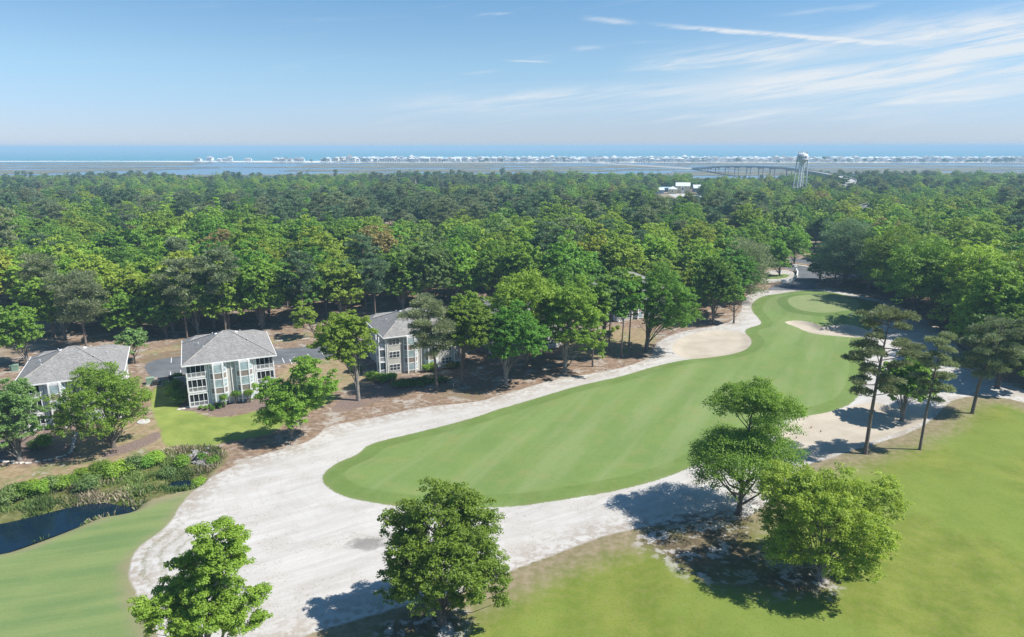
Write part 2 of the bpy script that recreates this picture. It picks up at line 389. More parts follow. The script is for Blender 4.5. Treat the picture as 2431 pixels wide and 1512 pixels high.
PX = {
 'fair': [[(762,1135),(775,1118),(800,1100),(850,1080),(872,1054),(960,1030),(1110,1000),(1200,966),(1330,930),(1470,895),(1560,868),(1630,852),(1700,845),(1750,838),(1782,822),(1784,806),(1766,790),(1772,780),(1810,772),(1800,758),(1782,735),(1785,718),(1810,704),(1860,695),(1910,691),(1960,693),(2010,703),(2060,715),(2100,722),(2110,745),(2080,765),(2062,785),(2050,805),(2050,840),(2055,890),(2045,930),(2021,958),(1985,972),(1940,988),(1885,996),(1850,1000),(1780,1040),(1700,1085),(1610,1122),(1520,1150),(1400,1177),(1250,1196),(1180,1200),(1050,1206),(940,1206),(850,1191),(800,1176),(770,1156)],
          [(1795,664),(1815,656),(1860,650),(1876,654),(1868,660),(1840,665)]],
 'green': [[(1864,723),(1880,712),(1927,706),(1980,709),(2030,720),(2045,733),(2020,745),(1975,751),(1927,750),(1885,741)]],
 'bunk': [[(1858,767),(1875,762),(1897,761),(1927,764),(1945,772),(1957,776),(1980,770),(2012,770),(2045,776),(2075,790),(2055,801),(2015,802),(1957,799),(1921,792),(1886,777)],
          [(1785,806),(1777,828),(1750,838),(1700,845),(1640,852),(1607,842),(1592,826),(1602,808),(1640,795),(1700,783),(1765,788)],
          [(1850,1001),(1985,976),(2060,950),(2130,968),(2225,960),(2200,1000),(2060,1053),(1960,1085),(1900,1102),(1860,1082),(1838,1050)]],
 'sand': [[(300,1348),(322,1305),(365,1275),(400,1250),(425,1205),(455,1170),(500,1132),(560,1102),(620,1078),(690,1062),(740,1045),(770,1018),(800,1005),(880,990),(960,972),(1060,962),(1140,953),(1180,940),(1300,908),(1420,884),(1500,868),(1550,848),(1548,825),(1575,800),(1640,785),(1700,775),(1745,760),(1762,735),(1760,715),(1775,700),(1800,690),(1850,690),(1930,688),(1990,690),(2060,705),(2130,725),(2200,760),(2250,800),(2300,850),(2350,900),(2431,930),(2600,980),(2600,1010),(2431,955),(2330,940),(2262,950),(2235,975),(2205,1005),(2130,1040),(2060,1060),(1960,1092),(1905,1108),(1880,1135),(1830,1190),(1770,1235),(1650,1240),(1560,1245),(1480,1260),(1400,1280),(1320,1308),(1240,1340),(1180,1368),(1120,1400),(1040,1425),(960,1440),(880,1460),(790,1485),(700,1515),(600,1560),(420,1600),(330,1440),(312,1390)],
          [(1800,676),(1850,672),(1878,667),(1888,656),(1884,645),(1850,640),(1800,650)]],
 'rough': [[(2265,940),(2235,965),(2205,990),(2130,1020),(2060,1040),(1960,1070),(1905,1090),(1880,1115),(1830,1170),(1770,1215),(1650,1225),(1560,1230),(1480,1245),(1400,1262),(1320,1290),(1240,1320),(1180,1345),(1120,1380),(1040,1405),(960,1420),(880,1440),(790,1465),(700,1500),(600,1580),(900,1900),(2750,1900),(2750,1010),(2431,945)]],
 'left': [[(-300,1345),(0,1303),(60,1285),(160,1248),(240,1220),(330,1197),(400,1176),(470,1155),(460,1190),(440,1230),(420,1265),(345,1310),(322,1350),(345,1430),(420,1620),(-300,1750)]],
 'pond': [[(-300,1335),(-300,1275),(0,1234),(60,1220),(120,1206),(180,1191),(240,1184),(270,1190),(300,1192),(328,1187),(322,1205),(275,1213),(240,1216),(160,1248),(60,1283),(0,1303)],
          [(390,1140),(430,1128),(472,1136),(458,1154),(408,1158)]],
 'bank': [[(-300,1290),(0,1180),(150,1128),(300,1100),(370,1076),(420,1056),(520,1058),(545,1082),(515,1115),(470,1150),(455,1170),(400,1178),(330,1200),(240,1222),(0,1306),(-300,1350)]],
 'lawn': [[(357,925),(395,903),(420,893),(432,930),(440,965),(480,985),(520,990),(560,985),(600,975),(655,965),(700,960),(790,925),(800,945),(720,985),(665,1012),(645,1030),(590,1038),(540,1046),(480,1062),(420,1068),(390,1060),(376,1010),(357,965)]],
 'dry': [[(-300,1170),(-50,1105),(90,1100),(210,1085),(380,1030),(395,1000),(440,1010),(470,1060),(400,1078),(300,1105),(150,1132),(0,1180),(-300,1290)],
         [(655,872),(745,850),(850,850),(880,880),(890,905),(820,922),(780,925),(740,910),(680,920)],
         [(1330,815),(1420,775),(1560,780),(1555,815),(1520,835),(1450,850),(1330,850)],
         [(370,905),(430,890),(430,897),(380,915)],[(110,1040),(230,1010),(340,985),(385,1000),(395,1060),(300,1105),(185,1092),(175,1050)],[(760,800),(640,815),(430,828),(330,845),(330,832),(430,815),(640,800),(760,785)],[(100,870),(190,840),(260,815),(330,800),(320,830),(200,860),(140,890)]],
 'mulch': [[(418,972),(428,955),(470,948),(560,940),(640,925),(660,935),(652,962),(633,971),(580,975),(550,981),(527,989),(506,986),(495,976),(470,974)],
           [(90,1030),(110,1012),(200,1000),(330,950),(348,970),(330,990),(230,1012),(130,1034)],
           [(780,985),(800,945),(860,925),(900,900),(960,890),(1010,892),(960,930),(880,955)],
           [(230,1075),(330,1045),(375,1020),(383,1040),(340,1062),(250,1090)],[(-40,1095),(-40,1040),(100,1030),(182,1060),(168,1087),(90,1098)]],
 'asph': [[(338,858),(430,843),(652,830),(754,819),(860,806),(990,770),(1010,785),(900,835),(822,847),(757,852),(656,865),(430,885),(372,897),(350,890)],
          [(-300,1000),(0,868),(40,841),(59,815),(45,790),(20,760),(0,748),(-300,790)],
          [(1815,690),(1839,678),(1858,673),(1878,671),(1894,661),(1896,652),(1885,642),(1850,634),(1800,628),(1800,618),(1860,627),(1935,636),(2000,645),(2080,650),(2080,660),(1965,656),(1958,663),(1946,675),(1932,687),(1880,690)],
          [(1862,620),(1870,613),(1945,619),(2010,627),(2010,637),(1940,631)]],
 'litter': [[(1500,1275),(1600,1225),(1760,1215),(1800,1245),(1790,1290),(1900,1330),(2000,1370),(1960,1420),(1830,1420),(1700,1395),(1600,1345),(1560,1310)],
            [(880,1520),(960,1445),(1050,1440),(1120,1470),(1060,1520)],[(2130,1000),(2150,985),(2165,990),(2150,1004)]],
}
POLY = {k: [smooth_closed(PG(p)) for p in v] for k, v in PX.items()}
GX0, GX1, GY0, GY1, GS = -122.0, 178.0, 42.0, 336.0, 0.7
gx = np.arange(GX0, GX1 + .01, GS); gy = np.arange(GY0, GY1 + .01, GS)
XX, YY = np.meshgrid(gx, gy)
SD = {k: np.max([sdf(p, XX, YY) for p in v], axis=0) for k, v in POLY.items()}
def sst(x, a, b):
    t = np.clip((x - a) / (b - a), 0, 1); return t * t * (3 - 2 * t)
def bil(A, x, y):
    fx = np.clip((np.asarray(x) - GX0) / GS, 0, len(gx) - 1.001); fy = np.clip((np.asarray(y) - GY0) / GS, 0, len(gy) - 1.001)
    i = fx.astype(int); j = fy.astype(int); u = fx - i; v = fy - j
    return (A[j, i] * (1 - u) + A[j, i + 1] * u) * (1 - v) + (A[j + 1, i] * (1 - u) + A[j + 1, i + 1] * u) * v
edge_f = np.minimum.reduce([sst(XX, GX0, GX0 + 15), sst(-XX, -GX1, -GX1 + 15), sst(-YY, -GY1, -GY1 + 20)])
HH = (.22 * np.sin(XX * .071 + 1) * np.sin(YY * .055) + .12 * np.sin(XX * .19 + YY * .13) + .05 * np.sin(XX * .5 - YY * .37))
HH = HH + .25 * sst(SD['fair'], -1, 5) + 1.0 * sst(SD['green'], -9, 1) * sst(SD['fair'], 0, 4)
bk = np.array(sdf(POLY['bunk'][0], XX, YY)); HH = HH - 1.1 * sst(bk, -.3, 1.6)
HH = HH - .45 * sst(np.maximum(sdf(POLY['bunk'][1], XX, YY), sdf(POLY['bunk'][2], XX, YY)), -.5, 2.5)
HH = np.where(SD['asph'] > -3, HH * (1 - sst(SD['asph'], -3, 0)), HH)
HH = HH - 1.5 * sst(SD['pond'], -1.8, 1.5)
HH = HH * edge_f
def h(x, y):
    if GX0 < x < GX1 and GY0 < y < GY1: return float(bil(HH, x, y))
    return 0.0

def ground_material():
    m = bpy.data.materials.new('ground'); m.use_nodes = True; b = NB(m.node_tree)
    p = b.new('ShaderNodeBsdfPrincipled'); o = b.new('ShaderNodeOutputMaterial'); b.L.new(p.outputs[0], o.inputs[0])
    geo = b.new('ShaderNodeNewGeometry').outputs['Position']
    s = b.sep(geo); flat = b.comb(s[0], s[1], 0.0)
    A = {k: b.attr(k) for k in PX}
    n05 = b.noise(.05, 4, flat); n2 = b.noise(.22, 5, flat, .6); n8 = b.noise(.9, 5, flat, .62); n30 = b.noise(3.2, 3, flat, .6)
    n90 = b.noise(9.0, 2, flat)
    rag = b.m('ADD', b.m('MULTIPLY', b.m('SUBTRACT', n2, .5), 3.2), b.m('MULTIPLY', b.m('SUBTRACT', n8, .5), 2.2))
    fine = b.m('ADD', b.m('MULTIPLY', b.m('SUBTRACT', n8, .5), 1.2), b.m('MULTIPLY', b.m('SUBTRACT', n30, .5), 1.0))
    def sel(a, ragk, wd, base=0.0, nz=None):
        return b.sm(b.m('ADD', a, b.m('MULTIPLY', rag if nz is None else nz, ragk)), base - wd, base + wd)
    # base: pine straw with bare sandy places
    straw = b.mix(b.sm(n8, .3, .7), (0.265, 0.180, 0.122), (0.480, 0.345, 0.245))
    straw = b.mix(b.m('MULTIPLY', b.sm(n30, .5, .72), .6), straw, (0.44, 0.325, 0.245))
    sandy = b.mix(b.sm(n30, .3, .7), (0.50, 0.44, 0.37), (0.68, 0.63, 0.57))
    c = b.mix(b.m('MULTIPLY', b.sm(b.m('ADD', n2, b.m('MULTIPLY', b.m('SUBTRACT', n8, .5), .6)), .50, .66), .85), straw, sandy)
    c = b.mix(b.m('MULTIPLY', b.sm(n05, .56, .66), b.m('MULTIPLY', b.sm(n8, .4, .6), .55)), c, (0.16, 0.17, 0.06))
    # dry lawn
    dry = b.mix(b.sm(n8, .3, .7), (0.30, 0.225, 0.125), (0.43, 0.345, 0.215))
    dry = b.mix(b.m('MULTIPLY', b.sm(n2, .48, .62), .75), dry, (0.185, 0.225, 0.070))
    dry = b.mix(b.m('MULTIPLY', b.sm(b.m('ADD', n2, b.m('MULTIPLY', n8, .4)), .78, .9), .8), dry, (0.52, 0.46, 0.40))
    dry = b.mix(1.0, dry, (1.25, 1.22, 1.25), 'MULTIPLY')
    c = b.mix(sel(A['dry'], 1.0, .7), c, dry)
    # lawn
    lawn = b.mix(b.sm(n2, .3, .7), (0.165, 0.255, 0.035), (0.265, 0.350, 0.060))
    lawn = b.mix(b.m('MULTIPLY', b.sm(n30, .4, .7), .25), lawn, (0.31, 0.33, 0.10))
    lawn = b.mix(1.0, lawn, (1.50, 1.36, 1.9), 'MULTIPLY')
    c = b.mix(sel(A['lawn'], .7, .5), c, lawn)
    # pond bank
    bank = b.mix(b.sm(n8, .3, .7), (0.12, 0.14, 0.035), (0.28, 0.27, 0.115))
    bank = b.mix(b.sm(n2, .48, .66), bank, (0.13, 0.19, 0.03))
    c = b.mix(sel(A['bank'], .9, .8), c, bank)
    # left fairway
    stripe_l = b.noise(1.0, 3, b.comb(b.m('MULTIPLY', b.m('ADD', b.m('MULTIPLY', s[0], .35), b.m('MULTIPLY', s[1], -.05)), .12), b.m('MULTIPLY', b.m('SUBTRACT', s[1], b.m('MULTIPLY', s[0], .22)), .55), 0.0), .5)
    lf = b.mix(b.sm(stripe_l, .3, .7), (0.175, 0.270, 0.090), (0.245, 0.320, 0.110))
    lf = b.mix(b.m('MULTIPLY', b.sm(n2, .45, .68), .35), lf, (0.27, 0.33, 0.11))
    edge = b.m('MULTIPLY', b.sm(b.m('ADD', A['left'], b.m('MULTIPLY', rag, .9)), 3.5, .3), .8)
    lf = b.mix(edge, lf, (0.335, 0.285, 0.165))
    lf = b.mix(b.m('MULTIPLY', b.sm(n90, .70, .78), .5), lf, (0.45, 0.45, 0.32))
    lf = b.mix(1.0, lf, (1.22, 1.20, 1.3), 'MULTIPLY')
    c = b.mix(sel(A['left'], .15, .25), c, lf)
    # right rough with a dry fringe along the sand
    rg = b.mix(b.sm(n2, .28, .72), (0.150, 0.205, 0.028), (0.245, 0.285, 0.050))
    rg = b.mix(b.m('MULTIPLY', b.sm(n8, .42, .7), .35), rg, (0.30, 0.285, 0.085))
    rg = b.mix(b.m('MULTIPLY', b.sm(n05, .45, .6), .6), rg, (0.205, 0.285, 0.050)); rg = b.mix(b.m('MULTIPLY', b.sm(n30, .48, .68), .45), rg, (0.10, 0.15, 0.022))
    fr = b.sm(b.m('ADD', A['sand'], b.m('MULTIPLY', rag, 1.6)), -7.5, -1.0)
    rg = b.mix(b.m('MULTIPLY', fr, .85), rg, b.mix(b.sm(n8, .35, .65), (0.235, 0.190, 0.105), (0.345, 0.270, 0.175)))
    rg = b.mix(1.0, rg, (1.30, 1.30, 1.45), 'MULTIPLY')
    c = b.mix(sel(A['rough'], .5, .5), c, rg)
    lit = b.mix(b.sm(n8, .35, .65), (0.165, 0.125, 0.078), (0.285, 0.225, 0.135))
    lit = b.mix(b.sm(b.m('ADD', n2, b.m('MULTIPLY', b.m('SUBTRACT', n8, .5), .9)), .50, .60), lit, (0.60, 0.57, 0.53))
    lit = b.mix(b.m('MULTIPLY', b.sm(n05, .5, .6), .6), lit, (0.24, 0.235, 0.075))
    litf = sel(A['litter'], 1.6, 1.6)
    c = b.mix(litf, c, lit)
    # waste sand
    along = b.comb(b.m('ADD', b.m('MULTIPLY', s[0], .12), b.m('MULTIPLY', s[1], -.05)), b.m('ADD', b.m('MULTIPLY', s[1], .8), b.m('MULTIPLY', s[0], -.45)), 0.0)
    rake = b.noise(.9, 5, along, .6, .5)
    sd = b.mix(b.sm(rake, .3, .7), (0.690, 0.655, 0.615), (0.815, 0.785, 0.750))
    sd = b.mix(b.m('MULTIPLY', b.sm(n2, .45, .72), .5), sd, (0.64, 0.585, 0.52))
    speck = b.m('MULTIPLY', b.sm(n30, .55, .68), b.sm(b.m('ADD', n2, b.m('MULTIPLY', n05, .5)), .66, .86))
    sd = b.mix(b.m('MULTIPLY', speck, .8), sd, (0.36, 0.30, 0.22))
    tuft = b.noise(1.0, 3, b.comb(b.m('ADD', b.m('MULTIPLY', s[0], 1.5), b.m('MULTIPLY', s[1], .8)), b.m('SUBTRACT', b.m('MULTIPLY', s[1], 3.2), b.m('MULTIPLY', s[0], 2.0)), 0.0), .6)
    sd = b.mix(b.m('MULTIPLY', b.m('MULTIPLY', b.sm(tuft, .60, .68), b.sm(b.m('ADD', b.m('MULTIPLY', b.m('SUBTRACT', A['fair'], -6.0), -.0), b.noise(.11, 3, flat)), .46, .60)), .75), sd, (0.36, 0.33, 0.22))
    trk = b.m('ABSOLUTE', b.m('SINE', b.m('ADD', b.m('MULTIPLY', b.m('ADD', A['fair'], b.m('MULTIPLY', n05, 4.0)), 2.1), 0.0)))
    sd = b.mix(b.m('MULTIPLY', b.m('MULTIPLY', b.sm(trk, .16, .03), b.sm(b.noise(.07, 2, flat), .44, .60)), b.m('MULTIPLY', b.sm(n8, .3, .6), .40)), sd, (0.50, 0.46, 0.41))
    near = b.m('MULTIPLY', b.sm(b.m('ADD', A['sand'], b.m('MULTIPLY', rag, .8)), 6.5, .4), b.sm(b.m('ADD', n8, b.m('MULTIPLY', b.m('SUBTRACT', n2, .5), .5)), .42, .58))
    sd = b.mix(b.m('MULTIPLY', near, .62), sd, (0.44, 0.36, 0.28))
    # dark stain of wet organic soil by the middle of the waste area
    sx, sy = G(872, 1292)
    dd = b.m('POWER', b.m('ADD', b.m('POWER', b.m('DIVIDE', b.m('SUBTRACT', s[0], sx), 2.9), 2.0), b.m('POWER', b.m('DIVIDE', b.m('SUBTRACT', s[1], sy), 1.7), 2.0)), .5)
    sd = b.mix(b.m('MULTIPLY', b.sm(b.m('ADD', dd, b.m('MULTIPLY', b.m('SUBTRACT', n8, .5), 1.6)), 1.15, .5), .6), sd, (0.19, 0.175, 0.165))
    # mossy streaks at the west end
    wx, wy = G(365, 1325)
    dw = b.m('POWER', b.m('ADD', b.m('POWER', b.m('DIVIDE', b.m('SUBTRACT', s[0], wx), 5.0), 2.0), b.m('POWER', b.m('DIVIDE', b.m('SUBTRACT', s[1], wy), 8.0), 2.0)), .5)
    ring = b.sm(b.m('SINE', b.m('ADD', b.m('MULTIPLY', A['sand'], 3.4), b.m('MULTIPLY', n2, 5.0))), .1, .9)
    sd = b.mix(b.m('MULTIPLY', b.m('MULTIPLY', b.sm(dw, 1.2, .5), ring), b.m('MULTIPLY', b.sm(n30, .35, .6), .6)), sd, (0.27, 0.275, 0.15))
    sd = b.mix(b.m('MULTIPLY', b.m('MULTIPLY', litf, .8), b.sm(n8, .42, .56)), sd, (0.20, 0.155, 0.105))
    c = b.mix(sel(A['sand'], .38, .22), c, sd)
    # fairway: collar, mowing stripes along the hole
    cross = b.m('ADD', b.m('MULTIPLY', s[0], .80), b.m('MULTIPLY', s[1], -.42))
    wob = b.m('MULTIPLY', n05, 3.0)
    st = b.sm(b.m('SINE', b.m('ADD', b.m('MULTIPLY', cross, .82), wob)), -.5, .5)
    patch = b.noise(.09, 5, flat, .6)
    strk = b.noise(1.0, 4, b.comb(b.m('MULTIPLY', b.m('ADD', b.m('MULTIPLY', s[0], .42), b.m('MULTIPLY', s[1], .8)), .03), b.m('MULTIPLY', cross, .28), 0.0), .55)
    fw = b.mix(b.m('ADD', .12, b.m('MULTIPLY', b.m('MULTIPLY', st, b.sm(s[1], 95, 125)), .3)), (0.150, 0.255, 0.062), (0.215, 0.330, 0.100))
    fw = b.mix(b.m('MULTIPLY', b.sm(patch, .35, .7), .6), fw, (0.205, 0.300, 0.080))
    fw = b.mix(b.m('MULTIPLY', b.sm(strk, .42, .68), .55), fw, (0.245, 0.325, 0.125))
    fw = b.mix(b.m('MULTIPLY', b.sm(n2, .50, .72), .5), fw, (0.260, 0.285, 0.100)); fw = b.mix(b.m('MULTIPLY', b.sm(n8, .45, .7), .22), fw, (0.125, 0.215, 0.050))
    fw = b.mix(b.m('MULTIPLY', b.sm(n90, .72, .80), .55), fw, (0.50, 0.52, 0.40))
    collar = b.sm(b.m('ADD', A['fair'], b.m('MULTIPLY', fine, .25)), 3.6, 3.0)
    cg = b.mix(b.sm(n8, .35, .7), (0.105, 0.190, 0.030), (0.165, 0.240, 0.048))
    cg = b.mix(b.m('MULTIPLY', b.sm(b.m('ADD', A['fair'], fine), 1.0, .1), .6), cg, (0.245, 0.235, 0.095))
    fw = b.mix(1.0, fw, (1.42, 1.30, 1.48), 'MULTIPLY'); cg = b.mix(1.0, cg, (1.3, 1.25, 1.5), 'MULTIPLY')
    fw = b.mix(b.m('MULTIPLY', b.m('MULTIPLY', collar, b.sm(n2, .2, .6)), .55), fw, cg)
    c = b.mix(sel(A['fair'], .5, .16, nz=fine), c, fw)
    apr = b.sm(b.m('ADD', A['green'], b.m('MULTIPLY', fine, .2)), -3.6, -3.0)
    c = b.mix(b.m('MULTIPLY', b.m('MULTIPLY', apr, .6), b.sm(A['fair'], 0, .5)), c, (0.145, 0.240, 0.060))
    gr = b.mix(b.sm(n2, .3, .7), (0.255, 0.335, 0.125), (0.305, 0.365, 0.145))
    gr = b.mix(1.0, gr, (1.2, 1.15, 1.3), 'MULTIPLY')
    c = b.mix(sel(A['green'], .12, .12, nz=fine), c, gr)
    bs = b.mix(b.sm(n2, .3, .7), (0.640, 0.555, 0.445), (0.750, 0.665, 0.545))
    bs = b.mix(b.m('MULTIPLY', b.sm(rake, .5, .75), .3), bs, (0.59, 0.51, 0.40))
    c = b.mix(sel(A['bunk'], .12, .12, nz=fine), c, bs)
    mu = b.mix(b.sm(n30, .3, .7), (0.215, 0.155, 0.130), (0.400, 0.305, 0.260))
    mu = b.mix(b.m('MULTIPLY', b.sm(n2, .5, .65), .5), mu, (0.42, 0.29, 0.20))
    c = b.mix(sel(A['mulch'], .35, .25), c, mu)
    wet = b.sm(A['pond'], -.5, .6)
    c = b.mix(b.m('MULTIPLY', wet, .9), c, (0.030, 0.028, 0.018))
    asp = b.mix(b.sm(n2, .3, .7), (0.165, 0.178, 0.195), (0.240, 0.252, 0.268))
    asp = b.mix(b.m('MULTIPLY', b.sm(b.noise(1.0, 4, b.comb(b.m('MULTIPLY', s[0], .15), b.m('MULTIPLY', b.m('SUBTRACT', s[1], b.m('MULTIPLY', s[0], .42)), .5), 0.0)), .5, .7), .6), asp, (0.32, 0.33, 0.34))
    c = b.mix(sel(A['asph'], .06, .08, nz=fine), c, asp)
    # broad tonal drift so that no surface is uniform
    c = b.mix(1.0, c, b.mix(b.sm(n30, .3, .7), (0.545, 0.545, 0.545), (0.60, 0.60, 0.60)), 'MULTIPLY')
    b.put(p.inputs['Base Color'], c); p.inputs['Roughness'].default_value = .95; p.inputs['Specular IOR Level'].default_value = .1
    bn = b.new('ShaderNodeBump'); bn.inputs['Strength'].default_value = .45; bn.inputs['Distance'].default_value = .07
    b.put(bn.inputs['Height'], b.m('ADD', b.m('MULTIPLY', n8, .6), b.m('MULTIPLY', n30, .5)))
    b.L.new(bn.outputs[0], p.inputs['Normal'])
    MATS['ground'] = m
ground_material()

def build_ground():
    ny, nx = XX.shape
    V = np.stack([XX.ravel(), YY.ravel(), HH.ravel()], 1)
    idx = np.arange(nx * ny).reshape(ny, nx)
    Q = np.stack([idx[:-1, :-1], idx[:-1, 1:], idx[1:, 1:], idx[1:, :-1]], -1).reshape(-1, 4)
    fc = lambda A: (A[:-1, :-1] + A[1:, 1:]).ravel() / 2
    cls = np.zeros(len(Q), int)
    order = ['forest_floor', 'dry', 'lawn', 'bank', 'left', 'rough', 'sand', 'fair', 'green', 'bunk', 'mulch', 'asph', 'pond']
    for k, nme in enumerate(order):
        if k: cls[fc(SD[nme]) > 0] = k
    names = {'forest_floor': 'ground', 'dry': 'dry_lawn', 'lawn': 'lawn', 'bank': 'pond_bank', 'left': 'neighbouring_fairway', 'rough': 'rough_grass',
             'sand': 'waste_sand', 'fair': 'fairway', 'green': 'putting_green', 'bunk': 'bunker_sand', 'mulch': 'mulch_bed', 'asph': 'asphalt', 'pond': 'pond_bed'}
    res = {}
    for k, nme in enumerate(order):
        q = Q[cls == k]
        if len(q) == 0: continue
        used, inv = np.unique(q, return_inverse=True)
        at = {n: SD[n].ravel()[used] for n in PX}
        me = np_mesh(names[nme], V[used], inv.reshape(-1, 4), at)
        me.polygons.foreach_set('use_smooth', np.ones(len(q), bool))
        o = link(names[nme], me, 'ground'); tag(o, kind='structure'); res[nme] = o
    # the land beyond, one sheet below the modelled part
    def sheet(name, x0, x1, y0, y1, z, mat):
        return tag(MB().poly([(x0, y0, z), (x1, y0, z), (x1, y1, z), (x0, y1, z)], [(0, 1, 2, 3)]).build(name, mat), kind='structure')
    simple('land', (0.17, 0.115, 0.070), .95, .35, .08, c2=(0.33, 0.27, 0.19))
    q = [(-2500, -900), (2500, -900), (2500, 1080), (-2500, 1080)]; e = [(GX0 + 2, GY0 + .2), (GX1 - 2, GY0 + .2), (GX1 - 2, GY1 - 2), (GX0 + 2, GY1 - 2)]
    tag(MB().poly([(x, y, -.03) for x, y in q + e], [(0, 1, 5, 4), (1, 2, 6, 5), (2, 3, 7, 6), (3, 0, 4, 7)]).build('land', 'land'), kind='structure')
    sheet('estuary_water', -6000, 6000, 1000, 2500, -1.6, 'estuary')
    sheet('sea', -30000, 30000, 2440, 42000, -1.2, 'sea_water')
    # pond surface
    for k, pl in enumerate(POLY['pond']):
        x0, y0 = pl.min(0) - 1; x1, y1 = pl.max(0) + 1
        MBp = MB(); P = [(x, y, -.62) for x, y in smooth_closed(pl, 0)]
        cx, cy_ = pl.mean(0)
        MBp.poly([(cx + (x - cx) * 1.03, cy_ + (y - cy_) * 1.06, -.62) for x, y in pl], [tuple(range(len(pl)))])
        tag(MBp.build('pond_water', 'pond_water'), kind='structure')
    return res
GROUND = build_ground()

# ------------------------------------------------------------------ foliage
def leaf_quads(rng, C, Rr, n, size, flat=.75, aspect=.62, up=.55, jit=.42, shell=.55, tone=None, needle=False):
    """C (k,3) clump centres, Rr (k,) radii -> verts, quads, tone"""
    k = len(C)
    idx = rng.choice(k, n, p=(Rr ** 2) / (Rr ** 2).sum())
    d = rng.normal(size=(n, 3)); d /= np.linalg.norm(d, axis=1)[:, None]
    d[:, 2] = np.where(d[:, 2] < -.3, -d[:, 2] * .6, d[:, 2])
    rr = Rr[idx] * (shell + (1.08 - shell) * rng.random(n) ** .6)
    P = C[idx] + d * rr[:, None] * np.array([1, 1, flat])
    nr = d * .8 + rng.normal(size=(n, 3)) * jit + np.array([0, 0, up]); nr /= np.linalg.norm(nr, axis=1)[:, None]
    a = np.cross(nr, rng.normal(size=(n, 3))); a /= np.linalg.norm(a, axis=1)[:, None]
    if needle:
        a = d + rng.normal(size=(n, 3)) * .55 + np.array([0, 0, .25]); a /= np.linalg.norm(a, axis=1)[:, None]
        bq = np.cross(a, rng.normal(size=(n, 3))); bq /= np.linalg.norm(bq, axis=1)[:, None]
    else:
        bq = np.cross(nr, a)
    s = size * (.7 + .6 * rng.random(n))
    a = a * s[:, None]; bq = bq * (s * aspect)[:, None]
    fold = nr * (s * .18)[:, None]
    V = np.stack([P - a, P - bq + fold, P + a, P + bq + fold], 1).reshape(-1, 3)
    Q = np.arange(4 * n).reshape(n, 4)
    if tone is None: tone = rng.random(k)
    t = np.clip(.15 + .45 * tone[idx] + .4 * rng.random(n), 0, 1)
    return V, Q, np.repeat(t, 4)

def crown_points(rng, n, rx, ry, rz, cut=-.62):
    ph = rng.random(6) * 6.28
    out = []
    tries = 0; md = 1.15 * (4 * math.pi * rx * ry / max(n, 1)) ** .5 * .62
    while len(out) < n and tries < n * 60:
        tries += 1
        d = rng.normal(size=3); d /= np.linalg.norm(d)
        if d[2] < cut: continue
        th = math.atan2(d[1], d[0])
        m = 1 + .15 * math.sin(2 * th + ph[0]) + .11 * math.sin(3 * th + ph[1]) + .12 * math.sin(4 * d[2] + 2 * th + ph[2])
        q = (.50 + .48 * rng.random() ** .6) * m
        p = d * q * np.array([rx, ry, rz])
        if d[2] < 0: p[2] *= .85
        if all(((p - o) ** 2).sum() > md * md * .42 for o in out): out.append(p)
    return np.array(out)

def make_broadleaf(rng, H, rx, ry, zb, nleaf, size, off=(0, 0), trunk_r=.32, nclump=None, crf=.30, limbs=12, flat=.72, sub=12, r2=(.32, .30), cut=-.62):
    """returns (trunk MB, leaf arrays). crown from height zb to H, centred at off"""
    rz = (H - zb) / 2; zc = (H + zb) / 2
    n = nclump or int(34 + 3 * rx * rx * .5)
    C = crown_points(rng, n, rx * .84, ry * .84, rz * .86, cut)
    Rr = crf * rx * (.62 + .65 * rng.random(len(C)))
    C = C + np.array([off[0], off[1], zc])
    # sprays: every clump is broken up into smaller tufts around its outside
    k = len(C); d = rng.normal(size=(k * sub, 3)); d /= np.linalg.norm(d, axis=1)[:, None]; d[:, 2] = np.where(d[:, 2] < -.35, -d[:, 2], d[:, 2])
    ii = np.repeat(np.arange(k), sub)
    C2 = C[ii] + d * (Rr[ii] * (.55 + .6 * rng.random(k * sub)))[:, None] * np.array([1, 1, flat])
    R2 = Rr[ii] * (r2[0] + r2[1] * rng.random(k * sub)); tn = np.clip(rng.random(k)[ii] * .6 + rng.random(k * sub) * .4, 0, 1)
    V, Q, t = leaf_quads(rng, C2, R2, nleaf, size, .8, shell=.25, tone=tn)
    mb = MB()
    ox, oy = off
    bend = rng.normal(size=2) * .25
    top = zc + rz * .25
    pts = [(0, 0, -.3), (0, 0, .25), (bend[0] * .6 + ox * .05, bend[1] * .6 + oy * .05, zb * .5), (ox * .45 + bend[0], oy * .45 + bend[1], (zb + zc) / 2), (ox, oy, top)]
    mb.tube(pts, [trunk_r * 1.55, trunk_r * 1.15, trunk_r * .9, trunk_r * .62, trunk_r * .22], 8)
    sel = rng.permutation(len(C))[:limbs]
    for i in sel:
        c = C[i]; zs = min(max(zb * .75, c[2] - abs(c[0] - ox) * .9 - 1.2), top - .4); f = max(0, min(1, zs / top))
        a = Vector((ox * f * f, oy * f * f, zs)); e = Vector(c)
        mid = a.lerp(e, .5) + Vector((0, 0, -.12 * (e - a).length + .2))
        mb.tube([a, mid, e], [trunk_r * .42, trunk_r * .26, trunk_r * .08], 5, False)
    return mb, (V, Q, t)

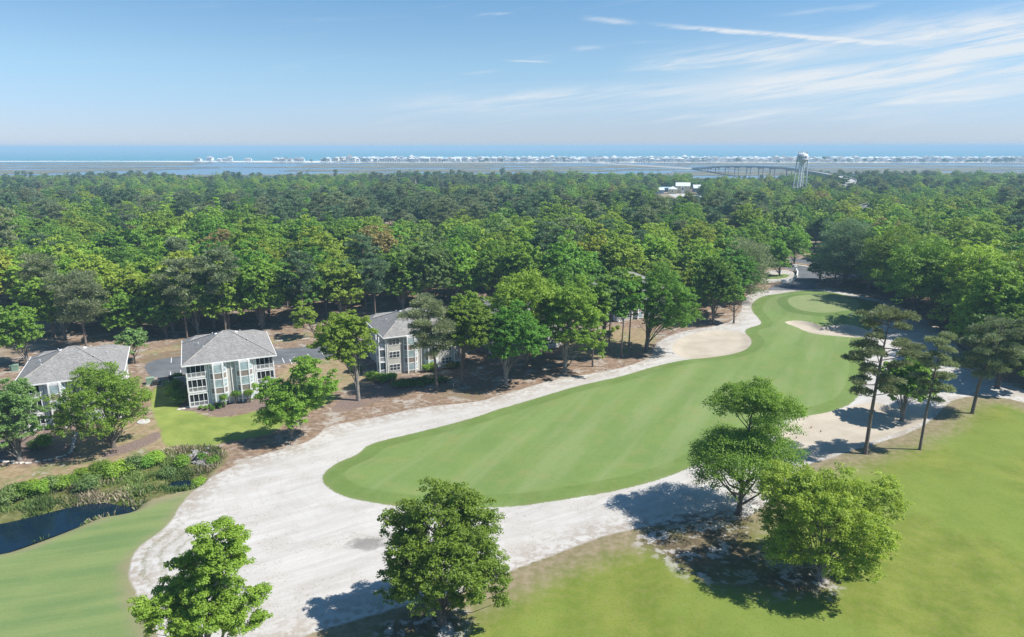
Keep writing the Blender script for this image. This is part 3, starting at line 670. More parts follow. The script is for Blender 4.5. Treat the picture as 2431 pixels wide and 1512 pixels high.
def make_pine(rng, H, rx, zb, nleaf, size, off=(0, 0), trunk_r=.26, nclump=40, lean=(0, 0), crf=.27, flat=.55, aspect=.22):
    C = []; Rr = []
    mb = MB(); ga = 2.399; L = Vector((lean[0], lean[1], 0))
    axis = lambda z: Vector((L.x * z / H + off[0] * (z / H) ** 2, L.y * z / H + off[1] * (z / H) ** 2, z))
    mb.tube([axis(-.3), axis(.3), axis(H * .3), axis(H * .65), axis(H * .97)], [trunk_r * 1.4, trunk_r, trunk_r * .85, trunk_r * .62, trunk_r * .12], 7)
    a0 = rng.random() * 6
    for i in range(nclump):
        u = (i + rng.random()) / nclump
        z = zb + (H - zb) * u
        prof = (math.sin(math.pi * min(1, .16 + .86 * (1 - u))) ** .75) if u > .25 else (.55 + 1.6 * u)
        r = rx * prof * (.45 + .6 * rng.random())
        a = a0 + i * ga + rng.normal() * .3
        s = axis(z - r * .25)
        e = s + Vector((math.cos(a) * r, math.sin(a) * r, r * .28 + rng.normal() * .25))
        C.append(e); Rr.append(crf * rx * (.65 + .6 * rng.random()))
        if r > rx * .5: C.append(s.lerp(e, .62) + Vector((rng.normal() * .5, rng.normal() * .5, .3))); Rr.append(crf * rx * (.5 + .4 * rng.random()))
        mb.tube([s, s.lerp(e, .55) + Vector((0, 0, -.06 * r)), e], [trunk_r * .3, trunk_r * .2, trunk_r * .07], 4, False)
    C.append(axis(H - .5)); Rr.append(crf * rx)
    C = np.array([tuple(c) for c in C]); Rr = np.array(Rr)
    V, Q, t = leaf_quads(rng, C, Rr, nleaf, size, flat, aspect, needle=True, shell=.25)
    return mb, (V, Q, t)

def leaf_mesh(name, arr, mat):
    me = np_mesh(name, arr[0], arr[1], {'tone': arr[2]}); me.materials.append(MATS[mat]); return me

def tree_from(name, mb, arr, bark, leaf, loc, label, cat, group=None, rz=0.0):
    t = empty(name, loc, rz); tag(t, label, cat, group)
    mb.build('trunk', bark, t, smooth=True)
    o = bpy.data.objects.new('crown', leaf_mesh('crown', arr, leaf)); col.objects.link(o); o.parent = t
    return t

def multi_arrays(rng, lobes, size, trunk_r, stem=.55, kc=(10, 6), sub=10, limbs=9):
    mb = None; A = []; nv = 0
    for i, (ox, oy, H, zb, rx, n) in enumerate(lobes):
        m, a = make_broadleaf(rng, H, rx, rx * .95, zb, n, size, off=(ox, oy), trunk_r=trunk_r * (1 if i == 0 else stem), nclump=int(kc[0] + rx * kc[1]), crf=.30, limbs=limbs, flat=.8, sub=sub)
        if mb is None: mb = m
        else:
            n0 = len(mb.v); mb.v += m.v; mb.f += [tuple(j + n0 for j in f) for f in m.f]
        A.append((a[0], a[1] + nv, a[2])); nv += len(a[0])
    return mb, (np.vstack([a[0] for a in A]), np.vstack([a[1] for a in A]), np.concatenate([a[2] for a in A]))
def multi_tree(rng, lobes, size, trunk_r, name, bark, leaf, loc, label, stem=.55):
    mb, arr = multi_arrays(rng, lobes, size, trunk_r, stem)
    return tree_from(name, mb, arr, bark, leaf, loc, label, 'tree')
def lobes_for(rng, H, zb, rx, ox, n, n1=6, n2=7, sp=1.0, gr=1.0):
    """an old oak: a crown of a dozen uneven rounded masses with gaps between"""
    hc = H - zb; L = [(ox * .8, 0, H, zb + hc * .42, rx * .50)]
    a0 = rng.random() * 6
    for k in range(n1):
        a = a0 + k * 6.283 / n1 + rng.normal() * .15; q = rx * (.50 + .10 * rng.random()); t = zb + hc * (.74 + .20 * rng.random())
        L.append((ox + math.cos(a) * q, math.sin(a) * q, t, t - hc * .46, rx * (.36 + .10 * rng.random())))
    for k in range(n2):
        a = a0 + .5 + k * 6.283 / n2 + rng.normal() * .15; q = rx * (.60 + .10 * rng.random()); t = zb + hc * (.46 + .16 * rng.random())
        L.append((ox + math.cos(a) * q, math.sin(a) * q, t, max(zb, t - hc * .44), rx * (.30 + .10 * rng.random())))
    L = [(ox + (l[0] - ox) * sp, l[1] * sp, l[2], l[3] - (l[2] - l[3]) * (gr - 1) * .5, l[4] * gr) for l in L]
    tot = sum(l[4] ** 2 for l in L)
    return [(*l, int(n * l[4] ** 2 / tot)) for l in L]
def lobed(rng, bx, by, top, Lx, Rx, bot, leaf, bark, label, n, size, tr):
    X, D = G(bx, by); gz = h(X, D); m = D / vf(by)[1]; H = Zat(top, D) - gz; zb = max(.8, Zat(bot, D) - gz); rx = (Rx - Lx) / 2 * m; ox = ((Rx + Lx) / 2 - bx) * m
    NEAR_SPOTS.append((X, D, rx))
    return multi_tree(rng, lobes_for(rng, H, zb, rx, ox, n), size, tr, 'broadleaf_tree', bark, leaf, (X, D, gz), label, .30)

NEAR_SPOTS = []
def px_tree(kind, bx, by, top, Lx, Rx, bot, leaf, label, nleaf, size, seed, name='broadleaf_tree', **kw):
    rng = np.random.default_rng(seed)
    X, D = G(bx, by); gz = h(X, D)
    f = vf(by)[1]; m = D / f
    H = Zat(top, D) - gz; zb = max(1.2, Zat(bot, D) - gz)
    rx = (Rx - Lx) / 2 * m; ox = ((Rx + Lx) / 2 - bx) * m
    NEAR_SPOTS.append((X + ox * .5, D, rx))
    if kind == 'pine':
        mb, arr = make_pine(rng, H, rx, zb, nleaf, size, off=(ox, 0), trunk_r=kw.get('tr', .27), nclump=kw.get('nc', 40), lean=kw.get('lean', (0, 0)), crf=kw.get('crf', .27) * 1.12, flat=kw.get('flat', .5) * 1.3)
        return tree_from(name, mb, arr, 'bark_pine', leaf, (X, D, gz), label, 'tree', kw.get('group'))
    if rx > 4.2:
        mb, arr = multi_arrays(rng, lobes_for(rng, H, zb, rx * 1.04, ox, int(nleaf * 1.25), 6, 7, .88, 1.22), size, kw.get('tr', .3), .30, (5, 3.5), 8, 5)
        return tree_from(name, mb, arr, kw.get('bark', 'bark'), leaf, (X, D, gz), label, 'tree', kw.get('group'))
    mb, arr = make_broadleaf(rng, H, rx, rx * kw.get('ry', .95), zb, nleaf, size, off=(ox, kw.get('oy', 0)), trunk_r=kw.get('tr', .3), nclump=kw.get('nc'), crf=kw.get('crf', .28), limbs=kw.get('limbs', 14), flat=kw.get('flat', .72), cut=kw.get('cut', -.62))
    return tree_from(name, mb, arr, kw.get('bark', 'bark'), leaf, (X, D, gz), label, 'tree', kw.get('group'))

def near_trees():
    T = px_tree
    # foreground
    rng = np.random.default_rng(11)
    X, D = -28.6, 55.0; H = 17.0
    multi_tree(rng, [(1.7, .4, 17.0, 9.6, 2.9, 20000), (-1.0, 1.2, 14.0, 8.0, 2.3, 11000), (-3.4, -.6, 11.6, 4.2, 2.7, 15000), (3.2, .2, 11.8, 4.0, 2.9, 16000), (.2, -1.6, 11.0, 4.5, 2.8, 14000), (-1.2, 2.4, 10.5, 5, 2.4, 9000)], .105, .3, 'broadleaf_tree', 'bark_grey', 'leaf_lime', (X, D, h(X, D)), 'loose pale green tree in the sand at the bottom left edge of the picture')
    NEAR_SPOTS.append((X, D, 6))
    lobed(np.random.default_rng(21), 1048, 1478, 1148, 902, 1210, 1468, 'leaf_mid', 'bark', 'full round green oak at the bottom centre, on the edge of sand and grass', 92000, .12, .48)
    # two-tier tree
    X, D = G(1752, 1220); gz = h(X, D); rng = np.random.default_rng(31); m = D / vf(1220)[1]
    lowt = make_broadleaf(rng, Zat(1000, D) - gz, 143 * m, 125 * m, Zat(1195, D) - gz, 52000, .12, off=(3 * m, 0), trunk_r=.45, nclump=60, crf=.26, limbs=18, flat=.6)
    upt = make_broadleaf(rng, Zat(920, D) - gz, 86 * m, 80 * m, Zat(1015, D) - gz, 24000, .12, off=(20 * m, 0), trunk_r=.20, nclump=34, crf=.30, limbs=10, flat=.65)
    n0 = len(lowt[0].v); lowt[0].v += upt[0].v; lowt[0].f += [tuple(i + n0 for i in f) for f in upt[0].f]
    arr = (np.vstack([lowt[1][0], upt[1][0]]), np.vstack([lowt[1][1], upt[1][1] + len(lowt[1][0])]), np.concatenate([lowt[1][2], upt[1][2]]))
    tree_from('broadleaf_tree', lowt[0], arr, 'bark', 'leaf_mid', (X, D, gz), 'tall dark green oak with a second tier of foliage above, on the sand edge', 'tree')
    NEAR_SPOTS.append((X, D, 8))
    lobed(np.random.default_rng(43), 1945, 1375, 1112, 1785, 2118, 1392, 'leaf_lime', 'bark_grey', 'wide pale green oak on the right-hand rough, beside the two-tiered oak', 86000, .12, .45)
    # by the apartment buildings
    X, D = G(690, 1042); m = D / vf(1042)[1]; gz = h(X, D); zt = lambda y: Zat(y, D) - gz
    multi_tree(np.random.default_rng(51), [(20 * m, 0, zt(905), zt(1000), 62 * m, 14000), (45 * m, .5, zt(842), zt(915), 34 * m, 6000), (-15 * m, -.5, zt(935), zt(1032), 58 * m, 12000), (85 * m, .3, zt(885), zt(955), 38 * m, 6000), (-40 * m, 0, zt(895), zt(965), 36 * m, 5000)], .15, .34, 'broadleaf_tree', 'bark_grey', 'leaf_mid', (X, D, gz), 'leaning green oak in front of the second apartment building')
    NEAR_SPOTS.append((X, D, 6))
    lobed(np.random.default_rng(52), 268, 1062, 855, 150, 360, 1045, 'leaf_mid', 'bark', 'broad green oak hiding the front of the leftmost apartment building', 42000, .14, .4)
    T('b', 45, 1088, 893, -40, 112, 1076, 'leaf_pale', 'pale green tree at the left picture edge, inside the stone ring', 28000, .14, 53, tr=.35, nc=50, crf=.26, bark='bark_grey')
    T('b', 66, 866, 716, -12, 106, 832, 'leaf_mid', 'rounded tree on a pale trunk beside the road at the left edge', 9000, .27, 54, tr=.3, nc=40, bark='bark_grey')
    T('b', 850, 946, 742, 754, 903, 862, 'leaf_lime', 'bright green tree on a long slanting trunk between two apartment buildings', 30000, .19, 55, tr=.38, nc=56, bark='bark_grey')
    T('pine', 1037, 927, 712, 958, 1072, 835, 'leaf_pine', 'grey-green pine with a flat umbrella crown before the third apartment building', 24000, .30, 56, name='pine_tree', tr=.3, nc=34, crf=.33, flat=.5)
    T('b', 1096, 917, 703, 1058, 1176, 850, 'leaf_mid', 'rounded green oak right of the umbrella pine', 30000, .19, 57, tr=.36, nc=50)
    T('b', 1200, 914, 713, 1152, 1302, 872, 'leaf_deep', 'dark green oak with a forked grey trunk on the pine straw', 30000, .19, 58, tr=.42, nc=52, bark='bark_grey')
    T('b', 1340, 888, 655, 1280, 1432, 856, 'leaf_lime', 'bright lime oak on a pale trunk among the row along the fairway', 30000, .19, 59, tr=.45, nc=54, bark='bark_grey')
    T('b', 1533, 835, 640, 1496, 1648, 796, 'leaf_mid', 'large domed oak at the end of the row beside the round sand bunker', 30000, .19, 60, tr=.5, nc=60)
    k = 0
    for bx, by, top, L_, R_, bot in [(1406, 871, 660, 1385, 1440, 800), (1430, 851, 640, 1405, 1470, 780), (1446, 837, 650, 1420, 1485, 775), (1474, 851, 648, 1440, 1520, 790), (1492, 825, 640, 1462, 1525, 770)]:
        lab = ['slim tree nearest the fairway in the row of thin trunks', 'second slim trunk of the row, thickest of the five', 'ivy-clad slim tree in the middle of the thin row', 'slim bent tree fourth along the thin row', 'slim tree next to the large domed oak'][k]
        T('b', bx, by, top, L_, R_, bot, ['leaf_mid', 'leaf_pale', 'leaf_mid', 'leaf_deep', 'leaf_mid'][k], lab, 6000, .28, 70 + k, tr=.2, nc=26, crf=.33, group='slim trees in the row along the fairway'); k += 1
    for bx, by, top, L_, R_, bot, lf, lab in [
        (1250, 880, 640, 1150, 1330, 800, 'leaf_lime', 'lime-green spreading oak behind the row, left of the bright lime oak'),
        (1290, 850, 632, 1260, 1420, 790, 'leaf_deep', 'dark domed oak crowding behind the row along the fairway'),
        (1430, 800, 628, 1400, 1520, 760, 'leaf_mid', 'tall domed oak at the back of the row before the hidden roof'),
        (1100, 850, 690, 1060, 1165, 800, 'leaf_mid', 'round-topped oak behind the third apartment building')]:
        T('b', bx, by, top, L_, R_, bot, lf, lab, 18000, .25, 80 + k, tr=.35, nc=54); k += 1
    # by the green
    T('b', 1741, 768, 650, 1700, 1765, 745, 'leaf_deep', 'small dark tree standing alone at the sand left of the green', 6000, .28, 90, tr=.28, nc=28)
    T('b', 1692, 770, 600, 1640, 1742, 735, 'leaf_deep', 'dark oak on the pine straw left of the small tree by the green', 9000, .30, 91, tr=.34, nc=44)
    T('pine', 1762, 712, 578, 1700, 1828, 700, 'leaf_pine', 'wide grey-green pine leaning over the sand beside the green', 14000, .38, 92, name='pine_tree', tr=.36, nc=46, crf=.28, flat=.6)
    T('b', 1850, 655, 572, 1795, 1872, 652, 'leaf_mid', 'drooping green tree over the small practice green', 8000, .34, 93, tr=.3, nc=36)
    T('b', 1885, 628, 535, 1830, 1920, 622, 'leaf_mid', 'rounded tree beside the road junction', 8000, .36, 94, tr=.3, nc=36)
    for i, (bx, by, lab) in enumerate([(1979, 682, 'leftmost tall pine of the clump behind the green'), (1989, 686, 'forward tall pine of the clump behind the green'), (2003, 672, 'third tall pine of the clump behind the green')]):
        T('pine', bx, by, 530 + 8 * i, 1938 + 14 * i, 2052 + 10 * i, 648, 'leaf_pine_dark', lab, 9000, .40, 95 + i, name='pine_tree', tr=.3, nc=34, crf=.3, flat=.6, group='tall pines behind the green')
    T('b', 1945, 668, 600, 1915, 1990, 662, 'leaf_deep', 'low spreading dark tree inside the curved kerb', 6000, .3, 99, tr=.2, nc=26)
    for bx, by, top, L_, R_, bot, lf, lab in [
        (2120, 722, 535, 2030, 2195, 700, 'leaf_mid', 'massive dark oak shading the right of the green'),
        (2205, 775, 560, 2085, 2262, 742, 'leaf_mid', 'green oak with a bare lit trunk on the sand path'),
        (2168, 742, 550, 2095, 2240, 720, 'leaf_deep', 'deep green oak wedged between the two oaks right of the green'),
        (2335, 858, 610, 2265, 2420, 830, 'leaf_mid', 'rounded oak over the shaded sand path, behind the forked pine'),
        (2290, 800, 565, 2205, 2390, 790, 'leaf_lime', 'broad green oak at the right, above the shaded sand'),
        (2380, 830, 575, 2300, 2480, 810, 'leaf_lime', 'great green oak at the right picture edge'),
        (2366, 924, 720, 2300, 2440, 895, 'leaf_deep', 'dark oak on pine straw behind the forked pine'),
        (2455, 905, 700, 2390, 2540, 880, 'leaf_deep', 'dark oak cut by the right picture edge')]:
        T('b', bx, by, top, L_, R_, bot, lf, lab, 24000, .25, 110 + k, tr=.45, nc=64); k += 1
    # right pines
    T('pine', 2053, 1079, 734, 1990, 2148, 935, 'leaf_pine', 'tallest bare-trunked pine at the right of the sand, leaning', 17000, .30, 121, name='pine_tree', tr=.33, nc=30, crf=.22, flat=.45)
    T('pine', 2182, 1071, 806, 2150, 2242, 945, 'leaf_pine', 'thin straight pine with a sparse crown, right of the tallest pine', 10000, .28, 122, name='pine_tree', tr=.24, nc=20, crf=.30, flat=.5)
    T('pine', 2307, 984, 764, 2266, 2426, 890, 'leaf_pine', 'forked pine at the right with a broad grey crown', 16000, .30, 123, name='pine_tree', tr=.34, nc=28, crf=.22, flat=.45)
    T('b', 2141, 992, 838, 2078, 2204, 962, 'leaf_mid', 'round green oak standing in sand behind the two tall pines', 30000, .19, 124, tr=.34, nc=52, bark='bark_grey')
near_trees()

# ------------------------------------------------------------------ the wood
FLINE = [(-400, 800), (0, 748), (60, 762), (110, 800), (200, 815), (320, 800), (420, 808), (520, 800), (650, 795), (760, 772), (860, 765), (900, 752), (1000, 742), (1150, 740), (1300, 742), (1430, 745), (1560, 748), (1640, 745), (1720, 752), (1770, 690), (1800, 630), (1840, 594), (1960, 590), (2010, 640), (2060, 690), (2130, 712), (2200, 748), (2260, 790), (2330, 868), (2431, 900), (2800, 960)]
BUILD_SPOTS = [(-84.4, 125.5, 15), (-59.6, 137.2, 15), (-24.3, 157.2, 14), (.5, 172.5, 14), (36, 206, 14)]
def forest_points():
    rng = np.random.default_rng(5)
    lx = np.array([p[0] for p in FLINE]); ly = np.array([p[1] for p in FLINE])
    cell = {}; pts = []
    def far_edge(x):   # inland edge of the marsh
        return 985 + 40 * math.sin(x * .006 + 1) + 26 * math.sin(x * .021) + (60 if x > 420 else 0)
    def ok(x, y, dmin):
        i, j = int(x // 8), int(y // 8)
        for a in (-1, 0, 1):
            for c in (-1, 0, 1):
                for q in cell.get((i + a, j + c), ()):
                    if (q[0] - x) ** 2 + (q[1] - y) ** 2 < dmin * dmin: return False
        return True
    gaps = [(185, 748, 30, 555), (0, 0, 0, 0)]
    for _ in range(60000):
        y = math.sqrt(rng.uniform(120 ** 2, 1080 ** 2)); x = rng.uniform(-.88, .88) * y
        if y > far_edge(x): continue
        # pixel of the base
        up = -CAM_H; fwd = y * CP - up * SP * -1
        cz = y * CP + CAM_H * SP; cyv = -CAM_H * CP + y * SP
        px = 1215.5 + F * x / cz; py = 756 - F * cyv / cz
        if py > np.interp(px, lx, ly): continue
        if GX0 < x < GX1 and GY0 < y < GY1:
            if bil(SD['asph'], x, y) > -2.2 or bil(SD['sand'], x, y) > -1.5 or bil(SD['fair'], x, y) > -3: continue
        if any((x - a) ** 2 + (y - c) ** 2 < r * r for a, c, r in BUILD_SPOTS): continue
        if any((x - a) ** 2 + (y - c) ** 2 < (r * .62 + 1.5) ** 2 for a, c, r in NEAR_SPOTS): continue
        # clearings: white shop and its car park, water tower foot, far house, roof-side openings
        az = x / y
        if 545 < y < 812 and .205 < az < .275: 
            if y > 640 or rng.random() < .75: continue
        if y > 800 and .262 < az < .365 and rng.random() < .75: continue
        if (x - 271) ** 2 + (y - 655) ** 2 < 14 ** 2: continue
        if 432 < y < 500 and .478 < az < .53: continue
        if 325 < y < 380 and -.190 < az < -.162: continue
        if 240 < y < 325 and .395 < az < .468: continue
        if 300 < y < 345 and .425 < az < .445: continue
        if 690 < y < 1080 and abs(x - np.interp(y, [690, 740, 850, 1000, 1100], [335, 361, 385, 405, 409])) < 9: continue
        dm = 7.2 if y < 400 else 7.4
        if not ok(x, y, dm + rng.random() * 2.2): continue
        # stands of pine and of broadleaf
        st = math.sin(x * .013 + 2.2) + math.sin(y * .017 + x * .006 + .5) + .9 * math.sin(x * .031 - y * .022)
        pine = (st + rng.normal() * .75 > (1.35 if y < 330 else 1.15))
        if 330 < y < 520 and az < .05: pine = pine or rng.random() < .3
        cell.setdefault((int(x // 8), int(y // 8)), []).append((x, y))
        pts.append((x, y, pine, px, py))
    return pts

def build_forest():
    rng = np.random.default_rng(77)
    bl = []; pn = []
    for i, (H, rx, zb) in enumerate([(14.5, 6.2, 2.6), (16, 7.2, 3.0), (13.5, 5.6, 2.0), (15.5, 5.8, 2.4), (12.5, 5.0, 2.0), (17, 6.8, 3.4)]):
        mb, a = multi_arrays(rng, lobes_for(rng, H, zb, rx * 1.05, 0, 13000, 6, 6, .84, 1.3), .27, .3, .28, (6, 2.2), 5, 2)
        bl.append((mb, a, H))
    for i, (H, rx, zb) in enumerate([(20, 4.2, 9), (22, 4.6, 10.5), (18, 4.8, 8), (21, 3.8, 11)]):
        mb, a = make_pine(rng, H, rx, zb, 5200, .5, trunk_r=.26, nclump=28, crf=.33, flat=.6, aspect=.24)
        pn.append((mb, a, H))
    BLM = ['leaf_mid', 'leaf_lime', 'leaf_deep', 'leaf_yellow', 'leaf_pale', 'leaf_rust']
    BLW = [.38, .34, .13, .07, .06, .02]
    PNM = ['leaf_pine', 'leaf_pine_dark']
    # meshes with two material slots for the mass of the wood, separate trunk/crown meshes for single trees
    def joined(nm, mb, a):
        tv = np.array(mb.v, dtype=np.float32); me = bpy.data.meshes.new(nm)
        V = np.vstack([tv, a[0]]); n0 = len(tv)
        faces = [list(f) for f in mb.f]; fq = (a[1] + n0)
        tot = np.array([len(f) for f in faces] + [4] * len(fq), dtype=np.int32)
        li = np.concatenate([np.concatenate([np.array(f) for f in faces]), fq.ravel()]).astype(np.int32)
        me.vertices.add(len(V)); me.vertices.foreach_set('co', V.astype(np.float32).ravel())
        me.loops.add(len(li)); me.loops.foreach_set('vertex_index', li)
        me.polygons.add(len(tot)); me.polygons.foreach_set('loop_start', np.concatenate([[0], np.cumsum(tot)[:-1]]).astype(np.int32)); me.polygons.foreach_set('loop_total', tot)
        me.polygons.foreach_set('material_index', np.concatenate([np.zeros(len(faces)), np.ones(len(fq))]).astype(np.int32))
        at = me.attributes.new('tone', 'FLOAT', 'POINT'); at.data.foreach_set('value', np.concatenate([np.full(n0, .5), a[2]]).astype(np.float32))
        me.update(calc_edges=True); return me
    proto_col = bpy.data.collections.new('wood_parts')
    variants = []     # (is_pine, shape index, material)
    trunks = {}; crowns = {}; js = {}
    for kind, lst, mats, bark in (('b', bl, BLM, 'bark_grey'), ('p', pn, PNM, 'bark_pine')):
        for i, (mb, a, H) in enumerate(lst):
            tm = mb.mesh('trunk', True); tm.materials.append(MATS[bark]); trunks[kind, i] = tm
            crowns[kind, i] = leaf_mesh('crown', a, mats[0])
            jm = joined('tree_%s%d' % (kind, i), mb, a); jm.materials.append(MATS[bark]); jm.materials.append(MATS[mats[0]]); js[kind, i] = jm
            for mi, mt in enumerate(mats):
                o = bpy.data.objects.new('wood_%03d' % len(variants), jm); proto_col.objects.link(o)
                o.material_slots[1].link = 'OBJECT'; o.material_slots[1].material = MATS[mt]
                variants.append((kind, i, mi))
    vid = {v: k for k, v in enumerate(variants)}
    pts = forest_points()
    order = sorted(range(len(pts)), key=lambda i: pts[i][1])
    cnt = {'b': 0, 'p': 0}; rest = []
    DESC = ['mid-green', 'lime-green', 'deep green', 'yellow-green', 'pale green', 'russet-tinged']
    for i in order:
        x, y, pine, px, py = pts[i]
        k = 'p' if pine else 'b'
        if pine: si = rng.integers(len(pn)); mi = int(rng.random() < .55)
        else: si = rng.integers(len(bl)); mi = int(rng.choice(6, p=BLW))
        sc = .80 + .46 * rng.random() ** 1.3
        sc *= float(np.interp(y, [150, 400, 600, 850], [1.24, 1.06, .88, .84])) * (.9 if pine else 1.0)
        if y > 860 and .255 < x / y < .40: sc *= .55
        if 430 < y < 650 and .2 < x / y < .28: sc *= .62
        rz = rng.random() * 6.283; sz = sc * (.92 + .16 * rng.random())
        inview = abs(px - 1215) < 1290 and py < 1000
        if cnt[k] < 300 and inview:
            cnt[k] += 1
            z = h(x, y) if (GX0 < x < GX1 and y < GY1) else -.05
            t = empty('pine_tree' if pine else 'broadleaf_tree', (x, y, z), rz); t.scale = (sc, sc, sz)
            wh = next(b_ for a_, b_ in ((330, 'behind the far left block'), (700, 'behind the second block'), (950, 'left of the third block'), (1250, 'behind the third block'), (1640, 'behind the row of oaks'), (1880, 'left of the road junction'), (2100, 'behind the green'), (9999, 'at the right of the green')) if px < a_)
            dp = 'at the wood edge' if y < 200 else ('in the nearer wood' if y < 250 else 'deeper in the wood')
            if pine: tag(t, '%s pine %s, %s' % (('grey-green', 'dark green')[mi], dp, wh), 'tree', 'single pines of the wood')
            else: tag(t, '%s broadleaf tree %s, %s' % (DESC[mi], dp, wh), 'tree', 'single broadleaf trees of the wood')
            a = bpy.data.objects.new('trunk', trunks[k, si]); col.objects.link(a); a.parent = t
            c = bpy.data.objects.new('crown', crowns[k, si]); col.objects.link(c); c.parent = t
            c.material_slots[0].link = 'OBJECT'; c.material_slots[0].material = MATS[(PNM if pine else BLM)[mi]]
        else:
            rest.append((x, y, -.05, vid[k, si, mi], sc, sz, rz))
    rest = np.array(rest)
    me = bpy.data.meshes.new('wood'); me.vertices.add(len(rest)); me.vertices.foreach_set('co', rest[:, :3].astype(np.float32).ravel())
    at = me.attributes.new('pick', 'INT', 'POINT'); at.data.foreach_set('value', rest[:, 3].astype(np.int32))
    at = me.attributes.new('scl', 'FLOAT_VECTOR', 'POINT'); at.data.foreach_set('vector', np.stack([rest[:, 4], rest[:, 4], rest[:, 5]], 1).astype(np.float32).ravel())
    at = me.attributes.new('rot', 'FLOAT_VECTOR', 'POINT'); at.data.foreach_set('vector', np.stack([rest[:, 4] * 0, rest[:, 4] * 0, rest[:, 6]], 1).astype(np.float32).ravel())
    o = bpy.data.objects.new('wood', me); col.objects.link(o)
    tag(o, 'far mass of pine and broadleaf woodland stretching to the marsh', 'woodland', kind='stuff')
    ng = bpy.data.node_groups.new('scatter', 'GeometryNodeTree')
    ng.interface.new_socket('Geometry', in_out='INPUT', socket_type='NodeSocketGeometry')
    ng.interface.new_socket('Geometry', in_out='OUTPUT', socket_type='NodeSocketGeometry')
    N = ng.nodes; gi = N.new('NodeGroupInput'); go = N.new('NodeGroupOutput')
    ci = N.new('GeometryNodeCollectionInfo'); ci.inputs['Collection'].default_value = proto_col
    ci.inputs['Separate Children'].default_value = True; ci.inputs['Reset Children'].default_value = True
    ip = N.new('GeometryNodeInstanceOnPoints'); ip.inputs['Pick Instance'].default_value = True
    def na(nm, ty):
        n = N.new('GeometryNodeInputNamedAttribute'); n.data_type = ty; n.inputs['Name'].default_value = nm
        return next(s for s in n.outputs if s.enabled and s.name == 'Attribute')
    ng.links.new(gi.outputs[0], ip.inputs['Points']); ng.links.new(ci.outputs[0], ip.inputs['Instance'])
    ng.links.new(na('pick', 'INT'), ip.inputs['Instance Index'])
    ng.links.new(na('rot', 'FLOAT_VECTOR'), ip.inputs['Rotation']); ng.links.new(na('scl', 'FLOAT_VECTOR'), ip.inputs['Scale'])
    ng.links.new(ip.outputs[0], go.inputs[0])
    md = o.modifiers.new('scatter', 'NODES'); md.node_group = ng
    print('forest', len(pts), cnt)
build_forest()

# ------------------------------------------------------------------ apartment buildings
BW, BD, BH = 8.2, 8.0, 9.0     # half width, half depth, eave height
def roof_parts(t):
    ov = .55; pk = 13.1; X, Y = BW + ov, BD + ov; rl = .6; ze = BH + .02
    m = MB()
    m.poly([(-X, -Y, ze), (X, -Y, ze), (X, Y, ze), (-X, Y, ze), (-rl, 0, pk), (rl, 0, pk)],
           [(0, 1, 5, 4), (1, 2, 5), (2, 3, 4, 5), (3, 0, 4), (3, 2, 1, 0)])
    # rear cross wing with its own low hip
    yb0, yb1 = Y - 2.6, Y + 3.0; yc = (yb0 + yb1) / 2; zr = ze + 1.55
    m.poly([(-X + .02, yb0, ze + .01), (X - .02, yb0, ze + .01), (X - .02, yb1, ze + .01), (-X + .02, yb1, ze + .01), (-X + 2.9, yc, zr), (X - 2.9, yc, zr)],
           [(0, 1, 5, 4), (1, 2, 5), (2, 3, 4, 5), (3, 0, 4), (3, 2, 1, 0)])
    r = m.build('roof', 'roof', t)
    for sx in (-1, 1):
        for sy in (-1, 1):
            a = Vector((sx * X, sy * Y, ze + .03)); e = Vector((sx * rl, 0, pk + .03))
            MB().tube([a, e], [.10, .10], 6).build('ridge_cap', 'ridge', r)
    MB().tube([(-rl, 0, pk + .03), (rl, 0, pk + .03)], [.11, .11], 6).build('ridge_cap', 'ridge', r)
    for (vx, vy) in [(-4.6, -4.0), (3.8, -3.4), (-5.5, .8), (5.6, 1.5), (-2.6, 2.6), (2.8, 2.8)]:
        zz = BH + (pk - BH) * max(0, 1 - max(abs(vx) / X, abs(vy) / Y))
        MB().lathe([(.07, zz - .15), (.07, zz + .42), (.13, zz + .42), (.13, zz + .5)], 8, (vx, vy)).build('vent_pipe', 'white_metal', r)
    for sx in (-1, 1):
        vx, vy = sx * 1.9, .9; zz = BH + (pk - BH) * (1 - max(abs(vx) / X, abs(vy) / Y))
        MB().lathe([(.42, zz - .3), (.42, zz + .06), (.5, zz + .08), (.38, zz + .3), (.05, zz + .36)], 12, (vx, vy)).build('turbine_vent', 'white_metal', r, smooth=True)
    g = MB()
    for (x0, x1, y0, y1) in [(-X - .06, X + .06, -Y - .10, -Y - .0), (-X - .10, -X, -Y, Y + 3.0), (X, X + .10, -Y, Y + 3.0)]:
        g.box(x0, x1, y0, y1, ze - .20, ze + .03)
    g.build('gutter', 'white', t)
    MB().box(-X + .1, X - .1, -Y + .1, Y + 2.9, ze - .12, ze - .03).build('soffit', 'white', t)

def window(parent, a, bb, z0, z1, glassm='dark_glass', nx=3, nz=2, fr=.10):
    """framed window on plane a->bb, one object per frame with its panes as children"""
    f = MB(); f.facet(a, bb, 0, 1, z0, z0 + fr, .0, .07); f.facet(a, bb, 0, 1, z1 - fr, z1, .0, .07)
    L = (Vector(bb) - Vector(a)).length; w_ = fr / L
    f.facet(a, bb, 0, w_, z0 + fr, z1 - fr, .0, .068); f.facet(a, bb, 1 - w_, 1, z0 + fr, z1 - fr, .0, .068)
    for i in range(1, nx): f.facet(a, bb, i / nx - w_ * .4, i / nx + w_ * .4, z0 + fr, z1 - fr, .0, .062)
    for j in range(1, nz): 
        zz = z0 + (z1 - z0) * j / nz; f.facet(a, bb, w_, 1 - w_, zz - .03, zz + .03, .0, .060)
    o = f.build('window', 'white', parent)
    MB().facet(a, bb, w_ * .5, 1 - w_ * .5, z0 + .03, z1 - .03, .0, .03).build('pane', glassm, o)
    return o

